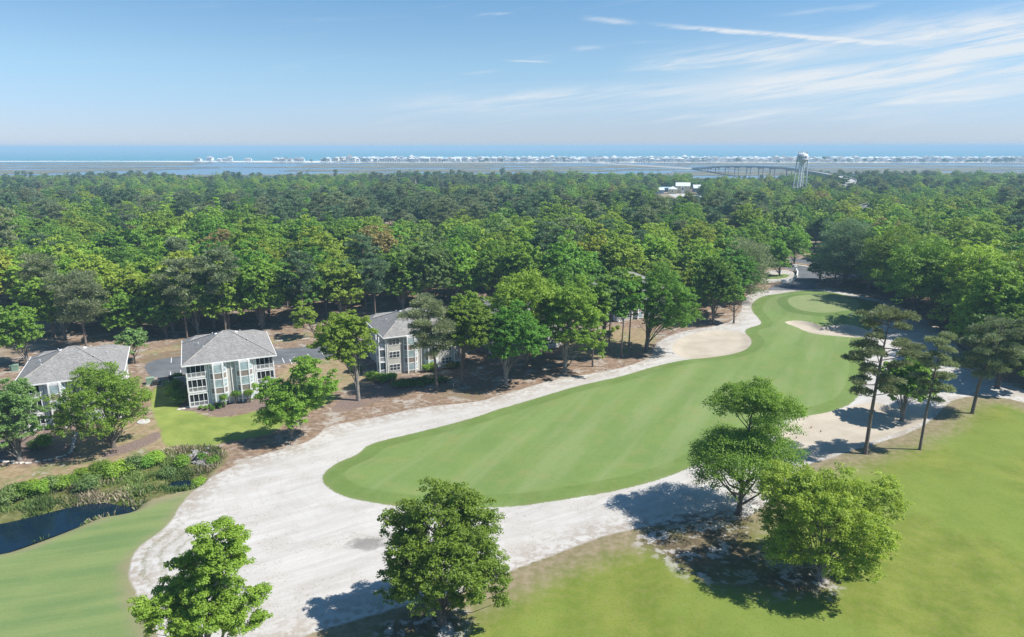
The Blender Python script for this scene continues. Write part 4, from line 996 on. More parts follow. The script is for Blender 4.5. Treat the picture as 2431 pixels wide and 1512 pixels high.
def bay(t, cx, glassm):
    P = [(cx - 1.55, -BD), (cx - .85, -BD - .75), (cx + .85, -BD - .75), (cx + 1.55, -BD)]
    b_ = MB(); b_.prism(P, .15, BH - .3); o = b_.build('bay', 'shingle', t)
    tr = MB()
    for i, (x, y) in enumerate(P):
        tr.box(x - .13, x + .13, y - .11, y + .13, .1, BH - .12 - .002 * i)
    for i in range(3):
        for k in range(3):
            for zz in (3 * k + .72, 3 * k + 2.42):
                tr.facet(P[i], P[i + 1], .05, .95, zz, zz + .16, -.02, .055)
        tr.facet(P[i], P[i + 1], .05, .95, 8.62, 8.80, -.02, .06)
    tr.build('trim', 'white', o)
    for k in range(3):
        for i in range(3):
            f = MB()
            s0, s1 = (.16, .84) if i != 1 else (.09, .91)
            z0, z1 = 3 * k + .90, 3 * k + 2.40
            if i != 1:
                f.facet(P[i], P[i + 1], s0, s1, z0 + .70, z0 + .78, -.02, .05).build('sash', 'white', o); f = MB()
            f.facet(P[i], P[i + 1], s0, s1, z0, z1, -.02, .03).build('pane', glassm if (i + k) % 4 else 'blind_glass', o)

def porch(t, x0, x1, k, side):
    z0, z1 = 3 * k + .1, 3 * k + 3.0
    yf = -BD; yb = -BD + 2.3
    fr = MB()
    fr.box(x0, x1, yf, yb, z0, z0 + .22)                           # floor slab
    fr.box(x0, x1, yf - .02, yf + .16, z1 - .24, z1 - .02)         # beam
    xo = x0 if side < 0 else x1
    fr.box(x0 - .02, x0 + .22, yf - .03, yf + .2, z0 + .22, z1 - .24); fr.box(x1 - .22, x1 + .02, yf - .03, yf + .2, z0 + .22, z1 - .24)
    xs = x0 if side < 0 else x1 - .2
    fr.box(xs, xs + .2, yb - .25, yb - .02, z0 + .22, z1 - .24)
    p_ = fr.build('screened_porch', 'white', t)
    n = 4
    for i in range(1, n):
        xx = x0 + (x1 - x0) * i / n
        MB().box(xx - .045, xx + .045, yf + .03, yf + .13, z0 + .22, z1 - .24).build('mullion', 'white', p_)
    rl = MB(); rl.box(x0 + .22, x1 - .22, yf + .02, yf + .14, z0 + 1.05, z0 + 1.15); rl.box(x0 + .22, x1 - .22, yf + .04, yf + .12, z0 + .28, z0 + .34)
    xx = x0 + .3
    while xx < x1 - .25:
        rl.box(xx - .02, xx + .02, yf + .055, yf + .10, z0 + .34, z0 + 1.05); xx += .17
    ys = xs + .1
    rl.box(ys - .05, ys + .05, yf + .2, yb - .25, z0 + 1.05, z0 + 1.15)
    yy = yf + .3
    while yy < yb - .3:
        rl.box(ys - .02, ys + .02, yy - .02, yy + .02, z0 + .22, z0 + 1.05); yy += .17
    rl.build('railing', 'white', p_)
    for i in range(n):
        a = x0 + (x1 - x0) * i / n + .06; e = x0 + (x1 - x0) * (i + 1) / n - .06
        MB().box(a, e, yf + .15, yf + .16, z0 + .22, z1 - .24).build('screen', 'screen', p_)
    # back wall of the porch: glazed door and a chair
    MB().box(x0 + .9, x1 - .8, yb - .05, yb - .01, z0 + .25, z0 + 2.35).build('glazed_door', 'dark_glass', p_)
    ch = MB(); c0 = (x0 + x1) / 2 + .5
    ch.box(c0, c0 + .55, yb - 1.2, yb - .65, z0 + .55, z0 + .62); ch.box(c0, c0 + .55, yb - .68, yb - .62, z0 + .6, z0 + 1.15)
    for ax in (c0 + .03, c0 + .48):
        for ay in (yb - 1.16, yb - .70): ch.box(ax, ax + .05, ay, ay + .05, z0 + .22, z0 + .55)
    ch.build('porch_chair', 'grey_paint', p_)

def balcony(t, k, sx):
    z0 = 3 * k + .35; x = sx * BW; x1 = x + sx * 1.5; y0, y1 = -BD + .1, -BD + 2.7
    a, e = min(x, x1), max(x, x1)
    m = MB(); m.box(a, e, y0, y1, z0 - .25, z0)
    for (px, py) in ((x1 - sx * .12, y0 + .12), (x1 - sx * .12, y1 - .12)):
        m.box(px - .12, px + .12, py - .12, py + .12, z0 - (.25 if k == 0 else 0) * 0, z0 + 2.75)
    o = m.build('balcony', 'white', t)
    r = MB(); r.box(a, e, y0 + .07, y0 + .16, z0 + .95, z0 + 1.05); r.box(a, e, y1 - .16, y1 - .07, z0 + .95, z0 + 1.05)
    xr = x1 - sx * .12; r.box(xr - .05, xr + .05, y0 + .16, y1 - .16, z0 + .951, z0 + 1.051)
    yy = y0 + .25
    while yy < y1 - .2: r.box(xr - .02, xr + .02, yy - .02, yy + .02, z0, z0 + .95); yy += .15
    xx = a + .1
    while xx < e - .1: r.box(xx - .02, xx + .02, y0 + .09, y0 + .13, z0, z0 + .95); xx += .15
    r.build('railing', 'white', o)
    dp = (x, y0 + .6), (x, y0 + 1.7)
    if sx < 0: dp = dp[::-1]
    MB().facet(dp[1] if sx > 0 else dp[0], dp[0] if sx > 0 else dp[1], 0, 1, z0 + .05, z0 + 2.1, -.02 if True else 0, .03).build('glazed_door', 'dark_glass', o)

def apartment(kind, loc, rz, label, group):
    t = empty('apartment_building', loc, rz); tag(t, label, 'building', group)
    wl = MB()
    if kind == 'screen':
        wl.box(-4.5, 4.5, -BD, BD, .25, BH - .1); wl.box(-BW, -4.502, -BD + 2.3, BD, .25, BH - .11); wl.box(4.502, BW, -BD + 2.3, BD, .25, BH - .11)
    else:
        wl.box(-BW, BW, -BD, BD, .25, BH - .1)
    wl.box(-BW + .3, BW - .3, BD - .01, BD + 2.6, .25, BH - .12)
    wl.build('wall', 'siding', t)
    MB().box(-BW - .03, BW + .03, -BD - .03, BD + .03, -.5, .25).build('foundation', 'concrete', t)
    roof_parts(t)
    gm = 'blind_glass'
    for cx in (-2.45, 2.45): bay(t, cx, gm)
    for xx in (-4.4, 4.4) if kind == 'screen' else (-BW + .1, BW - .1):
        MB().box(xx - .12, xx + .12, -BD - .04, -BD + .06, .2, BH - .15).build('corner_board', 'white', t)
    MB().box(-4.28 if kind == 'screen' else -8.0, 4.28 if kind == 'screen' else 8.0, -BD - .03, -BD + .03, BH - .42, BH - .13).build('frieze_board', 'white', t)
    for xx in ((0.0,) if kind == 'screen' else (0.0, -BW + .35)):
        ds = MB(); ds.tube([(xx, -BD - .55, BH - .2), (xx, -BD - .12, BH - .75), (xx, -BD - .12, .3)], [.07, .07, .07], 6); ds.build('downspout', 'white', t)
    if kind == 'screen':
        for k in range(3):
            porch(t, -BW, -4.6, k, -1); porch(t, 4.6, BW, k, 1)
    else:
        for k in range(3):
            for cx in (-6.2, 6.2):
                window(t, (cx - 1.25, -BD), (cx + 1.25, -BD), 3 * k + .95, 3 * k + 2.5)
            balcony(t, k, -1); balcony(t, k, 1)
    # side windows
    for k in range(3):
        for y in ((-2.5, 1.2, 4.6) if kind == 'screen' else (-3.6, 0.5, 4.2)):
            window(t, (-BW, y + 1.4), (-BW, y), 3 * k + .95, 3 * k + 2.4, nx=2)
            window(t, (BW, y), (BW, y + 1.4), 3 * k + .95, 3 * k + 2.4, nx=2)
    return t
RZ = R(24.8)
apartment('screen', (-84.4, 125.5, -.1), RZ + R(1), 'grey-roofed apartment block at far left, half hidden by a broad oak', 'apartment blocks along the fairway')
apartment('screen', (-59.6, 137.2, -.1), RZ, 'apartment block with screened porches and two white bay columns in full view', 'apartment blocks along the fairway')
apartment('window', (-24.3, 157.2, -.1), RZ, 'apartment block with grid windows behind the umbrella pine', 'apartment blocks along the fairway')
apartment('window', (.5, 172.5, -.1), RZ, 'fourth apartment block, mostly hidden behind the row of oaks', 'apartment blocks along the fairway')
apartment('window', (36, 206, -.1), RZ + R(4), 'farthest apartment block, only its grey roof peak above the domed oak', 'apartment blocks along the fairway')

# ------------------------------------------------------------------ small things near the buildings
def ball_shrub(name, X, D, r, hgt, leaf, label, group, n=900, size=.1, seed=1, cat='shrub'):
    rng = np.random.default_rng(seed)
    C = crown_points(rng, max(6, int(8 + r * 6)), r * .62, r * .62, hgt * .40, -.9) + np.array([0, 0, hgt * .52])
    arr = leaf_quads(rng, C, np.full(len(C), r * .48), n, size, .85, shell=.5)
    o = bpy.data.objects.new(name, leaf_mesh(name, arr, leaf)); col.objects.link(o); o.location = (X, D, h(X, D) - .05)
    return tag(o, label, cat, group)

def shrubs():
    k = 0
    for i, (x, y) in enumerate([(477, 968), (489, 970), (498, 966), (506, 970), (516, 963), (523, 966), (532, 961)]):
        X, D = G(x, y); ball_shrub('box_shrub', X, D - .2, .52, .95, 'leaf_mid', 'small clipped round bush below the screened porch of the second block', 'clipped bushes at the second block', 500, .09, 200 + i)
    for i, (x, y) in enumerate([(100, 1018), (118, 1016), (133, 1012)]):
        X, D = G(x, y); ball_shrub('box_shrub', X, D - .2, .6, 1.0, 'leaf_mid', 'small clipped round bush below the porch of the far left block', 'clipped bushes at the far left block', 500, .09, 210 + i)
    for i, (x, y, r, hh, lf, lab) in enumerate([
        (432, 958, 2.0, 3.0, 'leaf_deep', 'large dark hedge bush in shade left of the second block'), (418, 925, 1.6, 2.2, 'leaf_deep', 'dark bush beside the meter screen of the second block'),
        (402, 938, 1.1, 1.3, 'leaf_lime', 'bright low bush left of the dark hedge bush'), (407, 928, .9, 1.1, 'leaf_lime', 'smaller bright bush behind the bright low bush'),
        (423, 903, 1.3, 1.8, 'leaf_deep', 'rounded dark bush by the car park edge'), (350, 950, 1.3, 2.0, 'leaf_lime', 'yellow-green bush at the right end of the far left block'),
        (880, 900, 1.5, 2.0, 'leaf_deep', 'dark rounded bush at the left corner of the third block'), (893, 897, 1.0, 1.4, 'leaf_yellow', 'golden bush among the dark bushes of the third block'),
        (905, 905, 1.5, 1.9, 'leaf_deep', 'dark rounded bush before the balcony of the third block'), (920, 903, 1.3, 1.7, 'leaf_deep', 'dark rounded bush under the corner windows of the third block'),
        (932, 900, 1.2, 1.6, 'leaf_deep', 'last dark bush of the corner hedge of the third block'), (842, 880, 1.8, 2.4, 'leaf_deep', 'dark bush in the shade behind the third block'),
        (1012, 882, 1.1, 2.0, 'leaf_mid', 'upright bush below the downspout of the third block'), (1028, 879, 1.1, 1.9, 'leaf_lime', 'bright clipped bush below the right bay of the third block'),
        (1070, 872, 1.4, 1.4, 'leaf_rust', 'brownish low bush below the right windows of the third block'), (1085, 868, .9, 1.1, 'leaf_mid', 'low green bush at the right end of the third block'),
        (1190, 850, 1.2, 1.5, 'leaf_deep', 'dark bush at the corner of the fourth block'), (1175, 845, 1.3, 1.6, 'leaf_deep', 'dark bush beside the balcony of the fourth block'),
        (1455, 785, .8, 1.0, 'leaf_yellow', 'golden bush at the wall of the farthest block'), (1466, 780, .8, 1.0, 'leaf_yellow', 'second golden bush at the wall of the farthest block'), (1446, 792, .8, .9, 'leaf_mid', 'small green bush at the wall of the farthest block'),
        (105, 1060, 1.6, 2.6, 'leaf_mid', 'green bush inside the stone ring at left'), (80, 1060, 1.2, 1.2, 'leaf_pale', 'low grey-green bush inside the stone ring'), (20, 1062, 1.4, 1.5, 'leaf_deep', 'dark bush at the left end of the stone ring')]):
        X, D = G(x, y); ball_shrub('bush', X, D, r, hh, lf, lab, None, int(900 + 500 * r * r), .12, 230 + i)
    # wide ground-cover bed
    rng = np.random.default_rng(400); C = []
    for i in range(90):
        a = rng.random() * 6.28; q = math.sqrt(rng.random()); C.append((math.cos(a) * q * 6.2, math.sin(a) * q * 2.3, .35 + .25 * rng.random()))
    arr = leaf_quads(rng, np.array(C), np.full(90, .8), 9000, .11, .7)
    o = bpy.data.objects.new('ground_cover', leaf_mesh('ground_cover', arr, 'leaf_deep')); col.objects.link(o)
    X, D = G(998, 910); o.location = (X, D, h(X, D)); o.rotation_euler = (0, 0, R(18)); tag(o, 'dark oval bed of low juniper in front of the third apartment block', 'shrub bed')
    # crape myrtles
    for i, (x, y, lab) in enumerate([(532, 965, 'small vase-shaped tree, leftmost of three on the mulch before the second block'), (561, 956, 'small vase-shaped tree, middle of three on the mulch before the second block'), (592, 955, 'small vase-shaped tree, rightmost of three on the mulch before the second block'), (157, 1012, 'small vase-shaped tree before the far left block')]):
        X, D = G(x, y); rng = np.random.default_rng(500 + i); mb = MB()
        for k in range(5):
            a = k * 1.26 + i; mb.tube([(math.cos(a) * .05, math.sin(a) * .05, -.1), (math.cos(a) * .25, math.sin(a) * .25, .9), (math.cos(a) * .55, math.sin(a) * .55, 1.9)], [.05, .04, .02], 5)
        C = crown_points(rng, 12, .75, .75, .55, -.9) + np.array([0, 0, 2.1]); arr = leaf_quads(rng, C, np.full(len(C), .45), 1500, .09, .8)
        tree_from('ornamental_tree', mb, arr, 'bark_grey', 'leaf_mid', (X, D, h(X, D)), lab, 'tree', 'small ornamental trees at the blocks')
    # young tree and dead-topped shrub by the parking
    px_tree('b', 322, 862, 775, 285, 358, 850, 'leaf_pale', 'low pale spreading tree behind the far left block', 6000, .22, 561, tr=.18, nc=30)
    px_tree('b', 748, 800, 722, 690, 755, 790, 'leaf_lime', 'short bright tree beyond the car park', 5000, .24, 562, tr=.2, nc=28)
    px_tree('pine', 205, 825, 655, 140, 262, 760, 'leaf_pine', 'large grey-green pine behind the far left block', 12000, .4, 563, name='pine_tree', tr=.32, nc=40, crf=.28, flat=.55)
    px_tree('pine', 130, 800, 610, 70, 152, 700, 'leaf_pine', 'tall thin-trunked pine behind the road at left', 8000, .4, 564, name='pine_tree', tr=.26, nc=34, crf=.3)
    px_tree('b', 625, 775, 625, 560, 685, 730, 'leaf_lime', 'bright rounded oak on a slanting pale trunk beyond the car park', 10000, .3, 565, tr=.36, nc=48, bark='bark_grey')
    px_tree('b', 395, 800, 700, 345, 430, 780, 'leaf_deep', 'dark leafy oak behind the gap between the two left blocks', 8000, .28, 566, tr=.28, nc=36)
    px_tree('b', 470, 792, 640, 405, 520, 765, 'leaf_mid', 'green oak directly behind the second block', 9000, .3, 567, tr=.3, nc=44, bark='bark_grey')
    px_tree('b', 545, 790, 640, 490, 585, 765, 'leaf_lime', 'bright oak behind the roof peak of the second block', 9000, .3, 568, tr=.3, nc=42)
    px_tree('b', 305, 800, 690, 250, 355, 785, 'leaf_mid', 'oak overhanging the low pale tree behind the far left block', 8000, .3, 569, tr=.28, nc=38)
shrubs()

def pond_side():
    rng = np.random.default_rng(600); k = 0
    row = [(-10, 1185), (15, 1178), (45, 1165), (75, 1150), (95, 1158), (120, 1148), (145, 1142), (170, 1136), (198, 1128), (212, 1150), (235, 1118), (262, 1122), (290, 1112), (318, 1104), (345, 1098), (372, 1088)]
    for i, (x, y) in enumerate(row):
        X, D = G(x, y + 12)
        lf = ['leaf_lime', 'leaf_pale', 'leaf_mid', 'leaf_lime'][i % 4]
        ball_shrub('wax_myrtle', X, D, 1.3 + .7 * rng.random(), 1.6 + .8 * rng.random(), lf, '%s bush, %s from the left in the hedge along the pond' % (['lime', 'grey-green', 'green', 'lime'][i % 4], ['first', 'second', 'third', 'fourth', 'fifth', 'sixth', 'seventh', 'eighth', 'ninth', 'tenth', 'eleventh', 'twelfth', 'thirteenth', 'fourteenth', 'fifteenth', 'sixteenth'][i]), 'bushes along the pond', 2200, .13, 610 + i)
    for i, (x, y, r, hh, lf, lab) in enumerate([(430, 1108, 1.6, 1.8, 'leaf_mid', 'green bush left of the drain pipe'), (395, 1130, 1.4, 1.4, 'leaf_pale', 'greyish bush at the near end of the small pool'), (478, 1090, 1.0, 1.0, 'leaf_deep', 'dark tuft on the rubble beside the drain pipe'), (505, 1098, 1.2, .9, 'leaf_mid', 'low green bush right of the drain pipe'), (470, 1142, 1.3, .9, 'leaf_lime', 'bright low bush on the bank right of the small pool')]):
        X, D = G(x, y); ball_shrub('bush', X, D, r, hh, lf, lab, None, 1500, .12, 640 + i)
    # reeds and weeds of the bank: one uncountable mass
    P = []; T = []
    pond = POLY['pond']; bankp = POLY['bank'][0]; lo = bankp.min(0); hi = bankp.max(0); n = 0
    Xs = rng.uniform(max(lo[0], -95), hi[0], 60000); Ys = rng.uniform(lo[1], hi[1], 60000)
    sb = bil(SD['bank'], Xs, Ys); sp = bil(SD['pond'], Xs, Ys); sl = bil(SD['left'], Xs, Ys)
    keep = (sb > .3) & (sp < .2) & (sl < .3) & (np.sin(Xs * .9 + Ys * .5) + np.sin(Ys * 1.3 - Xs * .35) + rng.normal(size=60000) * .7 > .1)
    Xs, Ys = Xs[keep][:14000], Ys[keep][:14000]; n = len(Xs)
    hz = bil(HH, Xs, Ys); tone = np.clip(.5 + .4 * np.sin(Xs * .4) + rng.normal(size=n) * .2, 0, 1)
    hh = .25 + .7 * rng.random(n) * (.6 + .5 * np.sin(Xs * .5 + 1) ** 2); a = rng.random(n) * 6.28; wd = .06 + .05 * rng.random(n)
    lx = rng.normal(size=n) * .25; ly = rng.normal(size=n) * .25
    V = np.stack([np.stack([Xs - np.cos(a) * wd, Ys - np.sin(a) * wd, hz - .05], 1), np.stack([Xs + np.cos(a) * wd, Ys + np.sin(a) * wd, hz - .05], 1),
                  np.stack([Xs + lx + np.cos(a) * wd * .6, Ys + ly + np.sin(a) * wd * .6, hz + hh], 1), np.stack([Xs + lx - np.cos(a) * wd * .6, Ys + ly - np.sin(a) * wd * .6, hz + hh], 1)], 1).reshape(-1, 3)
    Q = np.arange(4 * n).reshape(n, 4)
    dryq = (np.sin(Xs * .23 + Ys * .31) + rng.normal(size=n) * .4 > .45)
    me = np_mesh('bank_weeds', V, Q, {'tone': np.repeat(tone, 4)}); me.materials.append(MATS['leaf_pale']); me.materials.append(MATS['leaf_dry'])
    me.polygons.foreach_set('material_index', dryq.astype(np.int32))
    o = bpy.data.objects.new('bank_weeds', me); col.objects.link(o); tag(o, 'tall weeds and dry grass covering the pond bank', 'weeds', kind='stuff')
    # drain pipe with rubble
    X, D = G(461, 1097); X2, D2 = G(474, 1088)
    MB().tube([(X, D, h(X, D) + .25), (X2, D2 + .6, h(X2, D2) + .55)], [.5, .5], 12).build('drain_pipe', 'black_plastic', smooth=True)
    o = bpy.data.objects['drain_pipe']; tag(o, 'black plastic drain pipe poking from the rubble above the pool', 'pipe')
    def rock(r, seed):
        q = np.random.default_rng(seed); mb = MB()
        pr = [(r * .2, -r * .3), (r * .9, -r * .1), (r * (.7 + .3 * q.random()), r * .35), (r * .3, r * .55)]
        mb.lathe(pr, 7); mb.v = [(x * (1 + .25 * q.normal()), y * (1 + .25 * q.normal()), z * (1 + .15 * q.normal())) for x, y, z in mb.v]
        return mb.mesh('rock')
    rocks = [rock(.5, s) for s in range(5)]
    for i in range(34):
        x, y = 475 + rng.normal() * 15, 1090 + rng.normal() * 8; X, D = G(x, y)
        o = link('rock', rocks[i % 5]); s = .5 + .9 * rng.random(); o.scale = (s, s, s); o.rotation_euler = (0, 0, rng.random() * 6)
        if not o.data.materials: o.data.materials.append(MATS['rubble'])
        o.location = (X, D, h(X, D) + .1); tag(o, 'broken grey rock in the rubble pile around the drain pipe', 'rock', 'rubble at the drain pipe')
    # stone ring round the far-left tree
    ring = [(-20, 1088), (10, 1093), (40, 1096), (70, 1094), (100, 1090), (130, 1084), (152, 1078), (168, 1070), (174, 1055), (178, 1040), (182, 1028), (170, 1022)]
    t = empty('stone_edging', (*G(100, 1090), 0)); tag(t, 'ragged line of pale stones edging the mulch bed at left', 'edging'); bx, bd = G(100, 1090)
    sm_ = [rock(.33, 20 + s) for s in range(4)]
    for m_ in sm_: m_.materials.append(MATS['stone'])
    for i in range(len(ring) - 1):
        A = Vector(G(*ring[i])); B = Vector(G(*ring[i + 1])); n = max(2, int((B - A).length / .55))
        for j in range(n):
            p = A.lerp(B, j / n); o = bpy.data.objects.new('stone', sm_[(i + j) % 4]); col.objects.link(o); o.parent = t
            s = .7 + .6 * rng.random(); o.scale = (s, s * .8, s * .8); o.location = (p.x - bx + rng.normal() * .12, p.y - bd + rng.normal() * .12, h(p.x, p.y) + .06); o.rotation_euler = (0, 0, rng.random() * 6)
pond_side()

def yard_things():
    def at(x, y): X, D = G(x, y); return (X, D, h(X, D))
    # cabinets
    def cabinet(x, y, w_, d_, hh, label, mat='green_box', name='utility_cabinet'):
        t = empty(name, at(x, y), RZ); tag(t, label, 'cabinet')
        MB().box(-w_ / 2, w_ / 2, -d_ / 2, d_ / 2, -.1, hh).build('body', mat, t)
        MB().box(-w_ / 2 - .06, w_ / 2 + .06, -d_ / 2 - .06, d_ / 2 + .06, hh, hh + .12).build('lid', mat, t)
        MB().box(-w_ / 2 + .08, w_ / 2 - .08, -d_ / 2 - .03, -d_ / 2, .12, hh - .12).build('door', mat, t)
        MB().box(-w_ / 2 - .2, w_ / 2 + .2, -d_ / 2 - .2, d_ / 2 + .2, -.2, .06).build('pad', 'concrete', t)
    cabinet(36, 877, 1.3, 1.2, 1.3, 'pale green transformer box on mulch left of the far left block')
    cabinet(27, 878, .6, .6, 1.3, 'narrow green pedestal beside the pale transformer box')
    cabinet(357, 912, 1.5, 1.2, 1.3, 'pale green transformer box at the lawn between the two left blocks')
    cabinet(373, 914, 1.5, 1.2, .9, 'dark green transformer box at the shade edge of the lawn', 'dark_metal')
    cabinet(410, 903, 1.5, 1.2, 1.0, 'dark box by the rounded bush at the car park', 'dark_metal')
    # air conditioners
    def aircon(loc, label, grp):
        t = empty('air_conditioner', loc, RZ); tag(t, label, 'air conditioner', grp)
        MB().box(-.4, .4, -.4, .4, 0, .8).build('body', 'grey_paint', t)
        MB().lathe([(.34, .8), (.34, .86), (.1, .88)], 12).build('fan_grille', 'dark_metal', t)
        MB().box(-.5, .5, -.5, .5, -.25, .0).build('pad', 'concrete', t)
    for i, (x, y) in enumerate([(416, 942), (422, 938), (428, 934)]): aircon(at(x, y), 'grey air conditioner in the shade beside the second block', 'air conditioners at the second block')
    for i, (x, y) in enumerate([(866, 885), (874, 882), (881, 884)]): aircon(at(x, y), 'grey air conditioner in the shade beside the third block', 'air conditioners at the third block')
    # white fence panel by block two
    t = empty('meter_screen', at(428, 915), RZ); tag(t, 'white framed screen panel at the left side of the second block', 'panel')
    MB().box(-1.0, 1.0, -.04, .04, .1, 1.9).build('panel', 'grey_paint', t)
    fr = MB(); fr.box(-1.1, -1.0, -.07, .07, -.2, 2.0); fr.box(1.0, 1.1, -.07, .07, -.2, 2.0); fr.box(-1.0, 1.0, -.07, .07, 1.9, 2.0); fr.build('frame', 'white', t)
    # round concrete covers
    for x, y, r, lab in [(340, 1002, 1.15, 'round pale concrete cover in the worn grass right of the broad oak'), (1140, 874, .75, 'round concrete cover on the ground right of the third block')]:
        t = MB().lathe([(r, -.3), (r, .12), (r - .06, .16)], 28).build('manhole_cover', 'concrete'); t.location = at(x, y); tag(t, lab, 'cover')
        MB().lathe([(.3, .16), (.3, .2), (.26, .21)], 16).build('hatch', 'stone', t)
    # stepping stones
    for i, (x, y) in enumerate([(424, 971), (434, 969), (445, 966), (459, 964)]):
        t = MB().lathe([(.42, -.1), (.44, .05), (.38, .08)], 12).build('stepping_stone', 'stone'); t.location = at(x, y); tag(t, 'flat round stepping stone on the mulch at the second block corner', 'stone', 'stepping stones')
    # parking lines
    ap = GROUND['asph']
    ang = RZ
    ux, uy = math.cos(ang), math.sin(ang)
    for x, y in [(406, 854), (436, 851), (404, 888), (428, 884), (672, 855), (700, 852), (733, 845), (765, 838), (690, 858), (795, 836)]:
        X, D = G(x, y)
        if bil(SD['asph'], X, D) < .3: continue
        o = MB().poly([(-.07, -2.2, 0), (.07, -2.2, 0), (.07, 2.2, 0), (-.07, 2.2, 0)], [(0, 1, 2, 3)]).build('parking_line', 'paint', ap)
        o.location = (X, D, .012); o.rotation_euler = (0, 0, RZ)
    # white wall with pillar, kerb, at the road
    def wallstrip(name, pts, th, hh, mat, label, cat):
        P = [Vector(G(*p)) for p in pts]; P2 = []
        for i in range(len(P) - 1):
            for k in range(4): P2.append(P[i].lerp(P[i + 1], k / 4))
        P2.append(P[-1]); b0 = P2[0]; mb = MB(); L_ = []; 
        for i, p in enumerate(P2):
            d = (P2[min(i + 1, len(P2) - 1)] - P2[max(i - 1, 0)]).normalized(); n = Vector((-d.y, d.x)) * th / 2
            L_.append((p + n - b0, p - n - b0))
        for i in range(len(L_) - 1):
            a, b_ = L_[i]; c, d = L_[i + 1]; z = h(*P2[i])
            mb.poly([(a.x, a.y, -.4), (b_.x, b_.y, -.4), (d.x, d.y, -.4), (c.x, c.y, -.4), (a.x, a.y, hh), (b_.x, b_.y, hh), (d.x, d.y, hh), (c.x, c.y, hh)], [(0, 1, 5, 4), (3, 7, 6, 2), (4, 5, 6, 7)] + ([(0, 4, 7, 3)] if False else []) + [(1, 2, 6, 5), (0, 4, 7, 3)])
        o = mb.build(name, mat); o.location = (b0.x, b0.y, 0); tag(o, label, cat); return o
    wl = wallstrip('garden_wall', [(1853, 672), (1864, 672), (1876, 670), (1885, 666), (1891, 660), (1893, 652), (1889, 645)], .35, 1.3, 'white', 'low white curved wall beside the road at the small green', 'wall')
    X, D = G(1888, 644); p = MB().box(-.45, .45, -.45, .45, 0, 1.9).box(-.6, .6, -.6, .6, 1.9, 2.1).build('pillar', 'white', wl); p.location = (X - wl.location.x, D - wl.location.y, 0)
    wallstrip('road_kerb', [(1949, 652), (1955, 657), (1957, 663), (1952, 669), (1944, 675), (1934, 680)], .3, .28, 'concrete', 'pale curved kerb round the low spreading tree', 'kerb')
    wallstrip('traffic_island', [(1856, 625), (1880, 628), (1910, 633), (1940, 637)], 2.2, .16, 'concrete', 'long narrow kerbed island between road and car park', 'traffic island')
    # hedges near the palms
    for i, (a, e, lf, lab) in enumerate([((2003, 672), (2062, 664), 'leaf_yellow', 'clipped bright hedge behind the green'), ((2026, 684), (2066, 676), 'leaf_deep', 'clipped dark hedge in front of the bright hedge')]):
        rng = np.random.default_rng(700 + i); A = np.array(G(*a)); B = np.array(G(*e)); C = []
        for q in np.linspace(0, 1, 26): C.append((*(A + (B - A) * q - A), .55))
        arr = leaf_quads(rng, np.array(C), np.full(26, .75), 3500, .16, .8); o = bpy.data.objects.new('hedge', leaf_mesh('hedge', arr, lf)); col.objects.link(o); o.location = (A[0], A[1], h(*A)); tag(o, lab, 'hedge')
    # palms
    for i, (x, y, lab) in enumerate([(2010, 664, 'small palm, left one of the pair behind the bright hedge'), (2024, 662, 'small palm, right one of the pair behind the bright hedge')]):
        rng = np.random.default_rng(720 + i); mb = MB(); mb.tube([(0, 0, -.2), (.1, 0, 1.2), (.2, .1, 2.4)], [.16, .13, .1], 7)
        V = []; Q = []; tn = []
        for k in range(26):
            a = k * 2.4; el = rng.uniform(-.5, 1.1); L_ = 1.5; d = np.array([math.cos(a), math.sin(a), 0]); s = np.array([-math.sin(a), math.cos(a), 0])
            p0 = np.array([.2, .1, 2.4]); p1 = p0 + d * L_ * .6 * math.cos(el) + np.array([0, 0, L_ * .6 * math.sin(el)]); p2 = p1 + d * L_ * .5 + np.array([0, 0, -.45])
            n0 = len(V); V += [p0 - s * .05, p0 + s * .05, p1 + s * .32, p1 - s * .32, p2 + s * .06, p2 - s * .06]; Q += [(n0, n0 + 1, n0 + 2, n0 + 3), (n0 + 3, n0 + 2, n0 + 4, n0 + 5)]; tn += [.5 + .4 * rng.random()] * 6
        tree_from('palm', mb, (np.array(V), np.array(Q), np.array(tn)), 'bark', 'leaf_pale', at(x, y), lab, 'palm', 'palms behind the green')
    # flag on the green and small markers
    X, D, Z = at(1953, 709); t = empty('flagstick', (X, D, Z)); tag(t, 'small white flag on a thin pole at the back edge of the green', 'flag')
    MB().tube([(0, 0, -.1), (0, 0, 2.1)], [.03, .025], 6).build('pole', 'white', t); MB().poly([(0, 0, 2.1), (.5, .05, 1.95), (0, 0, 1.65), (0, .02, 2.1), (.5, .07, 1.95), (0, .02, 1.65)], [(0, 1, 2), (5, 4, 3), (0, 3, 4, 1), (1, 4, 5, 2)]).build('flag_cloth', 'white', t)
    X, D, Z = at(2019, 754); t = empty('marker_post', (X, D, Z)); tag(t, 'short white post with a splayed foot in the tree shade on the green', 'post')
    MB().tube([(0, 0, -.05), (0, 0, .95)], [.06, .05], 6).build('post', 'white', t); MB().lathe([(.3, -.03), (.22, .1), (.06, .22)], 8).build('foot', 'white', t)
    # bollards / stakes in the right bunker
    for i, (x, y) in enumerate([(1857, 985 + 30), (1893, 1012), (1860, 1030), (1925, 1012), (1948, 1021), (1890, 1035)]):
        t = MB().tube([(0, 0, -.1), (.03, 0, .35)], [.1, .09], 6).build('stake', 'rust_red'); t.location = at(x, y); tag(t, 'short brown stake stuck in the sand right of the two-tiered oak', 'stake', 'stakes in the sand')
    X, D, Z = at(993 + 0, 902); 
    t = MB().tube([(0, 0, -.1), (0, 0, .75)], [.06, .06], 8).build('marker_pole', 'white'); t.location = at(1076, 918); tag(t, 'thin white pole on the pine straw between two oak trunks', 'pole')
